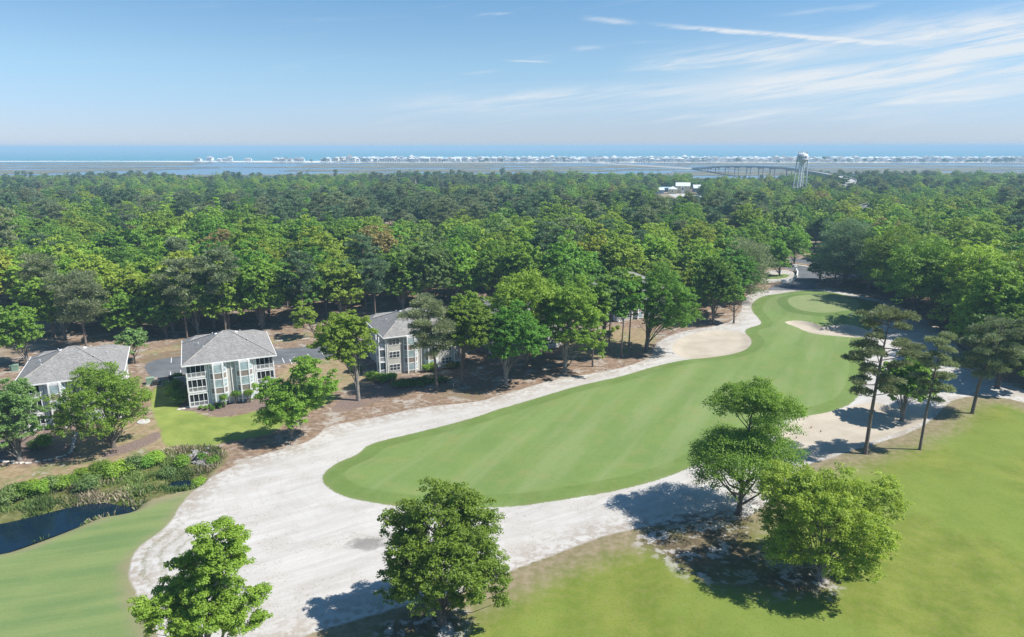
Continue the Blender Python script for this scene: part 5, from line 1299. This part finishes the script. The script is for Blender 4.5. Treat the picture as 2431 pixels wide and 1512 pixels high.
    # bicycles and grill under the pines at left
    def bicycle(loc, rz, label):
        t = empty('bicycle', loc, rz); tag(t, label, 'bicycle', 'bicycles under the pines')
        for sx in (-.52, .52):
            pts = [(sx + .33 * math.cos(a), 0, .34 + .33 * math.sin(a)) for a in np.linspace(0, 2 * math.pi, 15)]
            MB().tube(pts, [.03] * 15, 5, False).build('wheel', 'tyre', t)
        f = MB()
        for a, e in [((-.52, 0, .34), (-.1, 0, .34)), ((-.1, 0, .34), (-.2, 0, .85)), ((-.52, 0, .34), (-.18, 0, .75)), ((-.18, 0, .75), (.38, 0, .82)), ((-.1, 0, .34), (.40, 0, .72)), ((.36, 0, .95), (.52, 0, .34))]: f.tube([a, e], [.025, .025], 5)
        f.build('frame', 'dark_metal', t); MB().box(-.32, -.1, -.07, .07, .85, .91).build('saddle', 'tyre', t); MB().tube([(.34, -.28, .98), (.36, 0, .97), (.34, .28, .98)], [.02] * 3, 5).build('handlebar', 'dark_metal', t)
    for i, (x, y) in enumerate([(112, 800), (119, 799), (126, 797)]): bicycle(at(x, y), .3 + .2 * i, ['dark bicycle nearest the covered grill under the pines at left', 'dark bicycle in the middle of three under the pines at left', 'dark bicycle nearest the pine trunk at left'][i])
    t = empty('covered_grill', at(101, 802), .3); tag(t, 'black covered grill next to the bicycles under the pines', 'grill')
    MB().box(-.6, .6, -.35, .35, .5, 1.05).build('cover', 'black_plastic', t); 
    for sx in (-.5, .45):
        for sy in (-.28, .23): MB().box(sx, sx + .05, sy, sy + .05, -.1, .5).build('leg', 'dark_metal', t)
    # pump frames beyond the car park
    for i, (x, y, lab) in enumerate([(725, 803, 'pale green valve frame on the straw beyond the car park'), (661, 806, 'dark valve assembly on a slab beyond the car park')]):
        t = empty('valve_frame', at(x, y), RZ); tag(t, lab, 'valve'); MB().tube([(-.6, 0, -.2), (-.6, 0, 1.0), (.6, 0, 1.0), (.6, 0, -.2)], [.1] * 4, 6).build('pipe', 'green_box' if i == 0 else 'dark_metal', t)
        MB().lathe([(.22, .9), (.22, 1.2), (.1, 1.25)], 8).build('wheel', 'green_box' if i == 0 else 'dark_metal', t); MB().box(-1, 1, -.5, .5, -.15, .06).build('slab', 'concrete', t)
yard_things()

# ------------------------------------------------------------------ cars, far buildings, tower
def car(loc, rz, mat, label, group=None):
    t = empty('parked_car', loc, rz); tag(t, label, 'car', group)
    b_ = MB(); b_.poly([(-2.1, -.85, .35), (2.1, -.85, .35), (2.1, .85, .35), (-2.1, .85, .35), (-2.15, -.85, .85), (2.15, -.82, .75), (2.15, .82, .75), (-2.15, .85, .85)], [(3, 2, 1, 0), (4, 5, 6, 7), (0, 1, 5, 4), (1, 2, 6, 5), (2, 3, 7, 6), (3, 0, 4, 7)]); b_.build('body', mat, t)
    c = MB(); c.poly([(-1.5, -.8, .83), (1.0, -.8, .80), (1.0, .8, .80), (-1.5, .8, .83), (-1.0, -.62, 1.42), (.35, -.62, 1.42), (.35, .62, 1.42), (-1.0, .62, 1.42)], [(0, 1, 5, 4), (1, 2, 6, 5), (2, 3, 7, 6), (3, 0, 4, 7)]); c.build('window_glass', 'dark_glass', t)
    MB().box(-1.0, .35, -.63, .63, 1.42, 1.47).build('roof', mat, t)
    for sx in (-1.35, 1.35):
        for sy in (-.8, .8): MB().tube([(sx, sy - .1, .33), (sx, sy + .1, .33)], [.33, .33], 12).build('wheel', 'tyre', t)
    return t

def gable_house(name, loc, rz, W, Dp, Hh, pk, wall, roof, label, cat='building', windows=3, floors=2, hip=False):
    t = empty(name, loc, rz); tag(t, label, cat)
    w2, d2 = W / 2, Dp / 2
    m = MB(); m.box(-w2, w2, -d2, d2, -.6, Hh)
    if not hip: m.poly([(-w2, -d2, Hh), (-w2, d2, Hh), (-w2, 0, pk - .15), (w2, -d2, Hh), (w2, d2, Hh), (w2, 0, pk - .15)], [(0, 2, 1), (3, 4, 5)])
    m.build('wall', wall, t)
    o_ = .5; r = MB()
    if hip: 
        rl = max(.5, w2 - d2)
        r.poly([(-w2 - o_, -d2 - o_, Hh), (w2 + o_, -d2 - o_, Hh), (w2 + o_, d2 + o_, Hh), (-w2 - o_, d2 + o_, Hh), (-rl, 0, pk), (rl, 0, pk)], [(0, 1, 5, 4), (1, 2, 5), (2, 3, 4, 5), (3, 0, 4), (3, 2, 1, 0)])
    else:
        r.poly([(-w2 - o_, -d2 - o_, Hh - .3), (w2 + o_, -d2 - o_, Hh - .3), (w2 + o_, 0, pk), (-w2 - o_, 0, pk), (-w2 - o_, d2 + o_, Hh - .3), (w2 + o_, d2 + o_, Hh - .3)], [(0, 1, 2, 3), (3, 2, 5, 4)])
        r.poly([(-w2 - o_, -d2 - o_, Hh - .5), (w2 + o_, -d2 - o_, Hh - .5), (w2 + o_, 0, pk - .2), (-w2 - o_, 0, pk - .2), (-w2 - o_, d2 + o_, Hh - .5), (w2 + o_, d2 + o_, Hh - .5)], [(3, 2, 1, 0), (4, 5, 2, 3)])
    r.build('roof', roof, t)
    for f in range(floors):
        for i in range(windows):
            cx = -w2 + W * (i + .5) / windows; z0 = Hh / floors * f + Hh / floors * .35
            window(t, (cx - .6, -d2), (cx + .6, -d2), z0, z0 + Hh / floors * .45, nx=2, nz=1)
    return t

def far_buildings():
    ZL = -.03
    # shop complex in white and cream
    t = gable_house('clubhouse', (190, 772, ZL), R(-14), 15, 13, 8.2, 11.6, 'cream', 'metal_roof', 'cream shop with steep white metal roof in the wood', windows=2)
    e = MB(); e.box(-1.6, 1.6, -7.2, -6.5, 0, 7.5); pt = e.build('entrance_bay', 'white', t); MB().box(-.9, .9, -7.25, -7.2, 3.6, 6.2).build('arched_window', 'dark_glass', pt)
    gable_house('pavilion', (176, 760, ZL), R(-14), 9, 8, 5.2, 8.0, 'cream', 'metal_roof', 'small cream pavilion with hipped metal roof left of the cream shop', windows=1, floors=1, hip=True)
    gable_house('shop_wing', (157, 764, ZL), R(-4), 20, 8, 4.4, 6.4, 'pale_blue', 'metal_roof', 'pale blue low wing with white roof at the left of the shop group', windows=4, floors=1)
    gable_house('shed', (222, 792, ZL), R(-4), 30, 9, 4.6, 8.0, 'bluegrey', 'metal_roof', 'open shed with long white roof right of the cream shop', windows=6, floors=1)
    gable_house('canopy_building', (168, 792, ZL), R(0), 26, 5, 4.8, 5.6, 'bluegrey', 'pale_blue', 'long dark building with pale blue roof edge behind the shop group', windows=4, floors=1)
    tag(MB().poly([(165, 690, -.01), (232, 690, -.01), (240, 760, -.01), (170, 760, -.01)], [(0, 1, 2, 3)]).build('shop_car_park', 'concrete'), kind='structure')
    for i, (x, y) in enumerate([(196, 742), (216, 752), (221, 753)]): car((x, y, -.01), R(20 + 50 * i), ['car_blue', 'car_blue', 'car_white'][i], ['blue car parked before the cream shop', 'blue car at the far end of the shop car park', 'white car at the far end of the shop car park'][i])
    # boat on stand left of the complex
    b_ = empty('boat', (143, 795, ZL), R(10)); tag(b_, 'white motor boat laid up left of the shop group', 'boat')
    MB().poly([(-4, -1.3, 2.2), (3, -1.3, 2.3), (5, 0, 2.6), (3, 1.3, 2.3), (-4, 1.3, 2.2), (-3.8, -.4, .6), (3.2, 0, .6), (-3.8, .4, .6)], [(0, 1, 6, 5), (1, 2, 6), (2, 3, 6), (3, 4, 7, 6), (4, 0, 5, 7), (5, 6, 7), (0, 4, 3, 2, 1)]).build('hull', 'hull', b_)
    MB().box(-1.5, 1, -.8, .8, 2.2, 3.6).build('cabin', 'white', b_); MB().box(-3, -2.7, -.8, .8, -.1, 1.2).box(2, 2.3, -.8, .8, -.1, 1.2).build('cradle', 'dark_metal', b_)
    # far house right
    gable_house('house', (243, 470, ZL), R(8), 16, 14, 9.6, 13.2, 'bluegrey', 'roof', 'blue-grey three-storey house with grey roof among trees at right', windows=4, floors=3, hip=True)
    gable_house('house', (268, 462, ZL), R(-20), 14, 12, 8.6, 12.2, 'bluegrey', 'roof', 'partly hidden grey-roofed house right of the blue-grey house', windows=3, floors=3, hip=True)
    gable_house('house', (-80, 300, ZL), R(5), 16, 9, 3.2, 6.2, 'siding', 'roof', 'low grey roof glimpsed in the wood at left', windows=3, floors=1)
    car((-63, 357, ZL), R(12), 'car_blue', 'dark blue car in the clearing of the wood at left')
    car((-58, 358, ZL), R(70), 'car_white', 'white car in the clearing of the wood at left')
    tag(MB().poly([(-75, 335, -.01), (-50, 335, -.01), (-48, 368, -.01), (-78, 368, -.01)], [(0, 1, 2, 3)]).build('clearing', 'beach_sand'), kind='structure')
    gable_house('warehouse', (252, 735, ZL), R(-5), 40, 10, 5, 6.5, 'rust_red', 'metal_roof', 'long low building with pale roof behind the water tower', windows=8, floors=1)

def water_tower():
    D = 655.0; X = (3204 - 2048) / 2790 * D
    t = empty('water_tower', (X, D, -.03), R(12)); tag(t, 'white water tower on slanted legs rising from the wood', 'water tower')
    zt = 44.6; r = 5.0
    MB().lathe([(1.2, zt - 11.5), (2.0, zt - 9.6), (4.0, zt - 7.9), (r, zt - 6.4), (r, zt - 3.2), (r * .93, zt - 2.0), (r * .70, zt - .9), (r * .3, zt - .25), (.3, zt)], 28).build('tank', 'white_metal', t, smooth=True)
    tk = t.children[0]
    MB().lathe([(r + .9, zt - 6.5), (r + .9, zt - 6.3), (r, zt - 6.3)], 28).build('balcony', 'white_metal', t)
    rl = MB()
    for k in range(28):
        a = k * 2 * math.pi / 28; rl.tube([((r + .85) * math.cos(a), (r + .85) * math.sin(a), zt - 6.3), ((r + .85) * math.cos(a), (r + .85) * math.sin(a), zt - 5.2)], [.05, .05], 4)
    pts = [((r + .85) * math.cos(a), (r + .85) * math.sin(a), zt - 5.2) for a in np.linspace(0, 2 * math.pi, 29)]; rl.tube(pts, [.06] * 29, 4, False); rl.build('railing', 'white_metal', t)
    MB().tube([(0, 0, 0), (0, 0, zt - 11)], [.95, .95], 14).build('riser_pipe', 'white_metal', t)
    for k in range(4):
        a = k * math.pi / 2 + .6; b0 = Vector((6.6 * math.cos(a), 6.6 * math.sin(a), 0)); b1 = Vector((r * math.cos(a), r * math.sin(a), zt - 6.2))
        MB().tube([b0, b1], [.52, .52], 8).build('leg', 'white_metal', t)
        a2 = a + math.pi / 2
        for f0, f1 in ((.02, .33), (.35, .66), (.68, .97)):
            br = MB()
            p = lambda aa, f: Vector(((6.6 + (r - 6.6) * f) * math.cos(aa), (6.6 + (r - 6.6) * f) * math.sin(aa), (zt - 6.2) * f))
            br.tube([p(a, f0), p(a2, f1)], [.06, .06], 4); br.tube([p(a2, f0), p(a, f1)], [.06, .06], 4); br.tube([p(a, f1), p(a2, f1)], [.13, .13], 4); br.build('brace', 'white_metal', t)
    MB().tube([(0, 0, zt - .2), (0, 0, zt + 4), (0, 0, zt + 7.5)], [.25, .12, .05], 6).build('mast', 'white_metal', t)
    for k in range(14):
        a = k * 2 * math.pi / 14; rr = r * .8
        MB().box(rr * math.cos(a) - .12, rr * math.cos(a) + .12, rr * math.sin(a) - .12, rr * math.sin(a) + .12, zt - 1.8, zt + .7 + .5 * (k % 3)).build('antenna', 'white_metal' if k % 3 else 'grey_paint', t)
    # dark lettering-like panels on the west face are dishes and panel antennas
    for k in range(7):
        a = math.radians(200 + k * 13); rr = r + .25
        MB().box(rr * math.cos(a) - .25, rr * math.cos(a) + .25, rr * math.sin(a) - .25, rr * math.sin(a) + .25, zt - 5.0, zt - 3.4 + .3 * (k % 2)).build('panel_antenna', 'grey_paint', t)

def bridge():
    key = [(429, 1640, 1.0), (424, 1500, 7), (416, 1350, 13.2), (410, 1150, 18), (405, 1000, 18.6), (390, 880, 17.6), (372, 790, 16.6), (352, 725, 15.6), (330, 690, 14.2), (300, 668, 11)]
    P = []
    for i in range(len(key) - 1):
        p0 = Vector(key[max(i - 1, 0)]); p1 = Vector(key[i]); p2 = Vector(key[i + 1]); p3 = Vector(key[min(i + 2, len(key) - 1)])
        for q in range(6):
            s = q / 6; P.append(.5 * ((2 * p1) + (p2 - p0) * s + (2 * p0 - 5 * p1 + 4 * p2 - p3) * s * s + (3 * p1 - p0 - 3 * p2 + p3) * s ** 3))
    P.append(Vector(key[-1]))
    t = empty('road_bridge', (405, 1000, 0)); tag(t, 'long curved concrete road bridge on piers crossing the marsh to the island', 'bridge'); o = Vector((405, 1000, 0))
    dk = MB(); pl = MB(); pr = MB(); sf = MB(); hw = 6.0
    fr = []
    for i, p in enumerate(P):
        d = (P[min(i + 1, len(P) - 1)] - P[max(i - 1, 0)]); d.z = 0; d.normalize(); fr.append((p - o, Vector((-d.y, d.x, 0))))
    def strip(mb, s0, s1, z0, z1):
        for i in range(len(fr) - 1):
            (p, n), (q, m_) = fr[i], fr[i + 1]
            v = [p + n * s0 + Vector((0, 0, z0)), p + n * s1 + Vector((0, 0, z0)), q + m_ * s1 + Vector((0, 0, z0)), q + m_ * s0 + Vector((0, 0, z0))]
            v += [a + Vector((0, 0, z1 - z0)) for a in v]
            mb.poly(v, [(3, 2, 1, 0), (4, 5, 6, 7), (0, 1, 5, 4), (2, 3, 7, 6), (1, 2, 6, 5), (3, 0, 4, 7)])
    strip(dk, -hw, hw, -1.6, 0); dk.build('deck', 'bridge_concrete', t)
    strip(sf, -hw + .5, hw - .5, .004, .05); sf.build('road_surface', 'deck_pale', t)
    strip(pl, -hw, -hw + .4, .0, 1.1); pl.build('parapet', 'bridge_concrete', t); strip(pr, hw - .4, hw, .0, 1.1); pr.build('parapet', 'bridge_concrete', t)
    acc = 0; last = P[0]
    for i, p in enumerate(P):
        if i and (p - last).length > 52 and p.z > 4:
            last = p; q, n = fr[i]
            m_ = MB()
            for s in (-3.6, 3.6): m_.tube([q + n * s + Vector((0, 0, -p.z - 2)), q + n * s + Vector((0, 0, -2.2))], [.85, .85], 8)
            a = q + n * -5.4 + Vector((0, 0, -2.2)); e = q + n * 5.4 + Vector((0, 0, -2.2)); m_.tube([a, e], [.9, .9], 6); m_.build('pier', 'bridge_concrete', t)
    for i, (k, m_, lab) in enumerate([(20, 'car_white', 'white car crossing the crest of the bridge'), (26, 'rust_red', 'red car on the near slope of the bridge')]):
        p = P[k]; car((p.x + 2, p.y, p.z + .06), R(95), m_, lab)

def shore():
    rng = np.random.default_rng(900)
    # salt marsh islands: keep the cells where a smooth random field is high
    nx, ny = 300, 110
    xs = np.linspace(-2600, 2600, nx + 1); ys = np.linspace(985, 2460, ny + 1)
    X, Y = np.meshgrid((xs[:-1] + xs[1:]) / 2, (ys[:-1] + ys[1:]) / 2)
    f = np.zeros_like(X)
    for k in range(26):
        a = rng.uniform(0, 6.28); kx = rng.normal() * .006; ky = rng.normal() * .020; amp = 1.0
        if k > 12: kx *= 2.5; ky *= 2.2; amp = .6
        f += amp * np.sin(kx * X + ky * Y + a)
    f /= 2.6
    az = X / Y
    bias = .38 - 1.1 * np.exp(-((az + .40) / .07) ** 2) - .55 * sst(az, -.02, .12) * sst(-az, -.33, -.25)
    bias -= .9 * np.exp(-((Y - 1120) / 120) ** 2)
    keep = (f + bias > 0) | (Y > 2330) & (np.abs(az + .40) > .03)
    # channel under the bridge
    keep &= ~((np.abs(Y - 1260 + .1 * X) < 60) & (X > 60))
    idx = np.arange((nx + 1) * (ny + 1)).reshape(ny + 1, nx + 1)
    Q = np.stack([idx[:-1, :-1], idx[:-1, 1:], idx[1:, 1:], idx[1:, :-1]], -1)[keep]
    xx, yy = np.meshgrid(xs, ys); jx = rng.normal(size=xx.shape) * 4; jy = rng.normal(size=xx.shape) * 3.5
    V = np.stack([(xx + jx).ravel(), (yy + jy).ravel(), np.full(xx.size, -1.25)], 1)
    used, inv = np.unique(Q, return_inverse=True)
    o = link('salt_marsh', np_mesh('salt_marsh', V[used], inv.reshape(-1, 4)), 'marsh_mud'); tag(o, kind='structure')
    # barrier island: low sandy bar with the beach on the sea side
    P = [(-2600, 2560), (-1500, 2590), (-1180, 2480), (-900, 2420), (-600, 2330), (0, 2290), (700, 2250), (1500, 2200), (2600, 2150), (2600, 2700), (1500, 2680), (700, 2660), (0, 2640), (-600, 2640), (-900, 2660), (-1300, 2680), (-2600, 2740)]
    mb = MB(); mb.prism(P, -3.0, -.4); tag(mb.build('barrier_island', 'beach_sand'), kind='structure')
    # surf line
    for i, yy0 in enumerate((2760, 2800)):
        pts = [(x, yy0 + 10 * math.sin(x * .01 + i) + 6 * math.sin(x * .037)) for x in range(-2500, -700, 30)]
        m2 = MB(); v = []
        for (x, y) in pts: v += [(x, y, -1.05), (x, y + 8 + 5 * math.sin(x * .05), -1.05)]
        m2.poly(v, [(2 * k, 2 * k + 2, 2 * k + 3, 2 * k + 1) for k in range(len(pts) - 1) if math.sin(k * .9 + i) > -.5]); tag(m2.build('surf', 'white'), kind='structure')
    # beach houses
    protos = []
    for i in range(5):
        t = empty('beach_house', (0, 0, 0)); W = [13, 15, 11, 18, 12][i]; Dp = [12, 11, 13, 12, 10][i]; Hh = [9.5, 10.5, 11, 9, 8][i]; pk = Hh + [3.2, 2.6, 3.6, 2.4, 3][i]
        m = MB(); m.box(-W / 2, W / 2, -Dp / 2, Dp / 2, 3.0, Hh); m.build('wall', 'beach_wall_0', t)
        st = MB()
        for sx in (-.46, -.16, .16, .46):
            for sy in (-.62, 0, .45): st.box(W * sx - .25, W * sx + .25, Dp * sy - .25, Dp * sy + .25, -1, 3.0)
        st.build('stilts', 'bridge_concrete', t)
        o_ = .8; r = MB(); rl = max(.5, W / 2 - Dp / 2)
        if i % 2 == 0: r.poly([(-W / 2 - o_, -Dp / 2 - 3, Hh), (W / 2 + o_, -Dp / 2 - 3, Hh), (W / 2 + o_, Dp / 2 + o_, Hh), (-W / 2 - o_, Dp / 2 + o_, Hh), (-rl, 0, pk), (rl, 0, pk)], [(0, 1, 5, 4), (1, 2, 5), (2, 3, 4, 5), (3, 0, 4), (3, 2, 1, 0)])
        else: r.poly([(-W / 2 - o_, -Dp / 2 - 3, Hh), (W / 2 + o_, -Dp / 2 - 3, Hh), (W / 2 + o_, Dp / 2 + o_, Hh), (-W / 2 - o_, Dp / 2 + o_, Hh), (0, -Dp / 2 - 2.5, pk), (0, Dp / 2 + .5, pk)], [(0, 1, 4), (1, 2, 5, 4), (2, 3, 5), (3, 0, 4, 5), (3, 2, 1, 0)])
        r.build('roof', 'beach_roof_0', t)
        dk = MB()
        for z in (3.0, 6.2):
            dk.box(-W / 2, W / 2, -Dp / 2 - 2.6, -Dp / 2, z - .3, z); dk.box(-W / 2, W / 2, -Dp / 2 - 2.6, -Dp / 2 - 2.5, z + .85, z + 1.0)
        for sx in (-.48, -.16, .16, .48): dk.box(W * sx - .15, W * sx + .15, -Dp / 2 - 2.6, -Dp / 2 - 2.3, 0, Hh)
        dk.build('porch', 'white', t)
        wn = MB()
        for z in (3.9, 7.0):
            for sx in (-.35, -.12, .12, .35): wn.box(W * sx - .8, W * sx + .8, -Dp / 2 - .05, -Dp / 2, z, z + 1.7)
        wn.build('windows', 'dark_glass', t)
        protos.append(t)
    WN = ['white', 'pale blue-grey', 'sand-coloured', 'blue', 'salmon']
    spots = []
    x = -960.0
    while x < 2150:
        base = np.interp(x, [-1500, -1180, -900, -600, 0, 700, 1500, 2600], [2590, 2490, 2440, 2350, 2310, 2270, 2220, 2170])
        dense = 1 if x > -640 else (.75 if x > -830 else 0.0)
        for row in range(3):
            if row and x < -600: break
            if rng.random() < (.93, .85, .8)[row] * (dense if dense else .0): spots.append((x + rng.normal() * 3, base + 18 + row * 62 + rng.normal() * 6, row))
        x += 20 if x < 900 else 24
    for xx in (-1130, -1112, -1075, -1045, -1020, -1000, -940): spots.append((xx, 2500 + 10 * rng.normal(), 0))
    rest = []; x = -640.0
    while x < 2200:
        base = np.interp(x, [-600, 0, 700, 1500, 2600], [2350, 2310, 2270, 2220, 2170])
        for row in range(3, 6):
            if rng.random() < .85: rest.append((x + rng.normal() * 4, base + 20 + row * 58 + rng.normal() * 6))
        x += 22
    spots = [s for s in spots if abs(s[0]) / s[1] < .86]
    spots.sort(key=lambda s: s[2])
    rest += [(a, c) for a, c, _ in spots[296:]]
    spots = spots[:296]
    mw = MB(); mr = MB(); md_ = MB()
    for (a, c) in rest:
        W, Dp, Hh, pk = rng.uniform(6, 9), rng.uniform(5, 7), rng.uniform(10, 13), 0; pk = Hh + rng.uniform(2.5, 4)
        (mw if rng.random() < .75 else md_).box(a - W, a + W, c - Dp, c + Dp, -.4, Hh)
        (mr if rng.random() < .6 else md_).poly([(a - W - 1, c - Dp - 1, Hh), (a + W + 1, c - Dp - 1, Hh), (a + W + 1, c + Dp + 1, Hh), (a - W - 1, c + Dp + 1, Hh), (a - W * .4, c, pk), (a + W * .4, c, pk)], [(0, 1, 5, 4), (1, 2, 5), (2, 3, 4, 5), (3, 0, 4), (3, 2, 1, 0)])
    th = empty('far_houses', (0, 2500, 0)); tag(th, 'back rows of pale houses crowded behind the beach houses on the island', 'houses', kind='stuff')
    for m_, mt, nm in ((mw, 'beach_wall_0', 'wall'), (mr, 'beach_roof_1', 'roof'), (md_, 'beach_wall_3', 'roof')):
        m_.v = [(x_, y_ - 2500, z_) for x_, y_, z_ in m_.v]; tag(m_.build(nm, mt, th), kind='stuff')
    first = set()
    for n, (x, y, row) in enumerate(spots):
        i = int(rng.integers(5)); p = protos[i]
        if i in first: o = copy_tree(p)
        else: o = p; first.add(i)
        o.location = (x, y, -.4); o.rotation_euler = (0, 0, rng.normal() * .12)
        s = 1.05 + .4 * rng.random() + (.1 if row else 0); o.scale = (s, s, s * (.92 + .2 * rng.random()))
        right = x > 700
        wi = int(rng.choice(5, p=[.55, .2, .12, .08, .05] if not right else [.25, .25, .2, .18, .12])); ri = int(rng.choice(3, p=[.35, .5, .15] if not right else [.5, .2, .3]))
        for ch in o.children:
            if ch.name.startswith('wall'): ch.material_slots[0].link = 'OBJECT'; ch.material_slots[0].material = MATS['beach_wall_%d' % wi]
            if ch.name.startswith('roof'): ch.material_slots[0].link = 'OBJECT'; ch.material_slots[0].material = MATS['beach_roof_%d' % ri]
        tag(o, WN[wi] + ' beach house on stilts in the rows along the far island', 'house', 'beach houses on the island')
    # island trees and scrub: share meshes, stand singly
    rngt = np.random.default_rng(930); protoT = []
    for i in range(3):
        mb, a = make_broadleaf(rngt, 9 + 2 * i, 5 + i, 5, 1.2, 700, .9, trunk_r=.3, nclump=18, crf=.36, limbs=4); protoT.append((mb.mesh('trunk', True), leaf_mesh('crown', a, 'leaf_pine_dark')))
        protoT[-1][0].materials.append(MATS['bark'])
    for k in range(150):
        x = rngt.uniform(-820, 2100) if k % 3 else rngt.uniform(700, 2100)
        base = np.interp(x, [-1500, -1180, -900, -600, 0, 700, 1500, 2600], [2590, 2490, 2440, 2350, 2310, 2270, 2220, 2170])
        y = base + rngt.choice([3, 8, 45, 75, 110])
        tm, cm = protoT[k % 3]; t = empty('island_tree', (x, y, -.6), rngt.random() * 6); s = .55 + .7 * rngt.random() + (.25 if x > 700 else 0); t.scale = (s, s, s)
        a = bpy.data.objects.new('trunk', tm); col.objects.link(a); a.parent = t; c = bpy.data.objects.new('crown', cm); col.objects.link(c); c.parent = t
        tag(t, 'dark scrubby tree among the beach houses on the far island', 'tree', 'trees on the island')
    # causeway from the bridge foot to the island
    mb = MB(); pts = [(429, 1630), (410, 1750), (360, 1950), (300, 2150), (270, 2300)]; v = []
    for (x, y) in pts: v += [(x - 9, y, .6), (x + 9, y, .6), (x + 16, y, -1.5), (x - 16, y, -1.5)]
    fs = []
    for k in range(len(pts) - 1):
        a = 4 * k; b_ = a + 4; fs += [(a, a + 1, b_ + 1, b_), (a + 1, a + 2, b_ + 2, b_ + 1), (a + 3, a, b_, b_ + 3)]
    mb.poly(v, fs); tag(mb.build('causeway', 'deck_pale'), kind='structure')
    # dredge barge in the creek
    t = empty('barge', (-397, 1330, -1.4)); tag(t, 'small dark barge with a slanting crane boom in the creek at left', 'barge')
    MB().box(-9, 9, -4, 4, -.4, 1.4).build('hull', 'dark_metal', t); MB().box(-7, -3, -2, 2, 1.4, 6.5).build('cabin', 'dark_metal', t); MB().tube([(2, 0, 1.4), (13, 0, 13)], [.5, .25], 6).build('boom', 'dark_metal', t); MB().tube([(13, 0, 13), (4, 0, 8), (-3, 0, 6.4)], [.12] * 3, 4).build('stay', 'dark_metal', t)
far_buildings(); water_tower(); bridge(); shore()

# ------------------------------------------------------------------ air
def haze():
    m = bpy.data.materials.new('haze'); m.use_nodes = True; b = NB(m.node_tree)
    v = b.new('ShaderNodeVolumePrincipled'); v.inputs['Color'].default_value = (0.50, 0.77, 1.0, 1); v.inputs['Density'].default_value = 2.3e-4
    v.inputs['Anisotropy'].default_value = 0.0
    o = b.new('ShaderNodeOutputMaterial'); b.L.new(v.outputs[0], o.inputs['Volume'])
    MATS['haze'] = m
    ob = MB().box(-31000, 31000, -950, 43000, -5, 64).build('haze', 'haze'); tag(ob, 'pale blue air haze over the whole landscape', 'haze', kind='stuff')
haze()
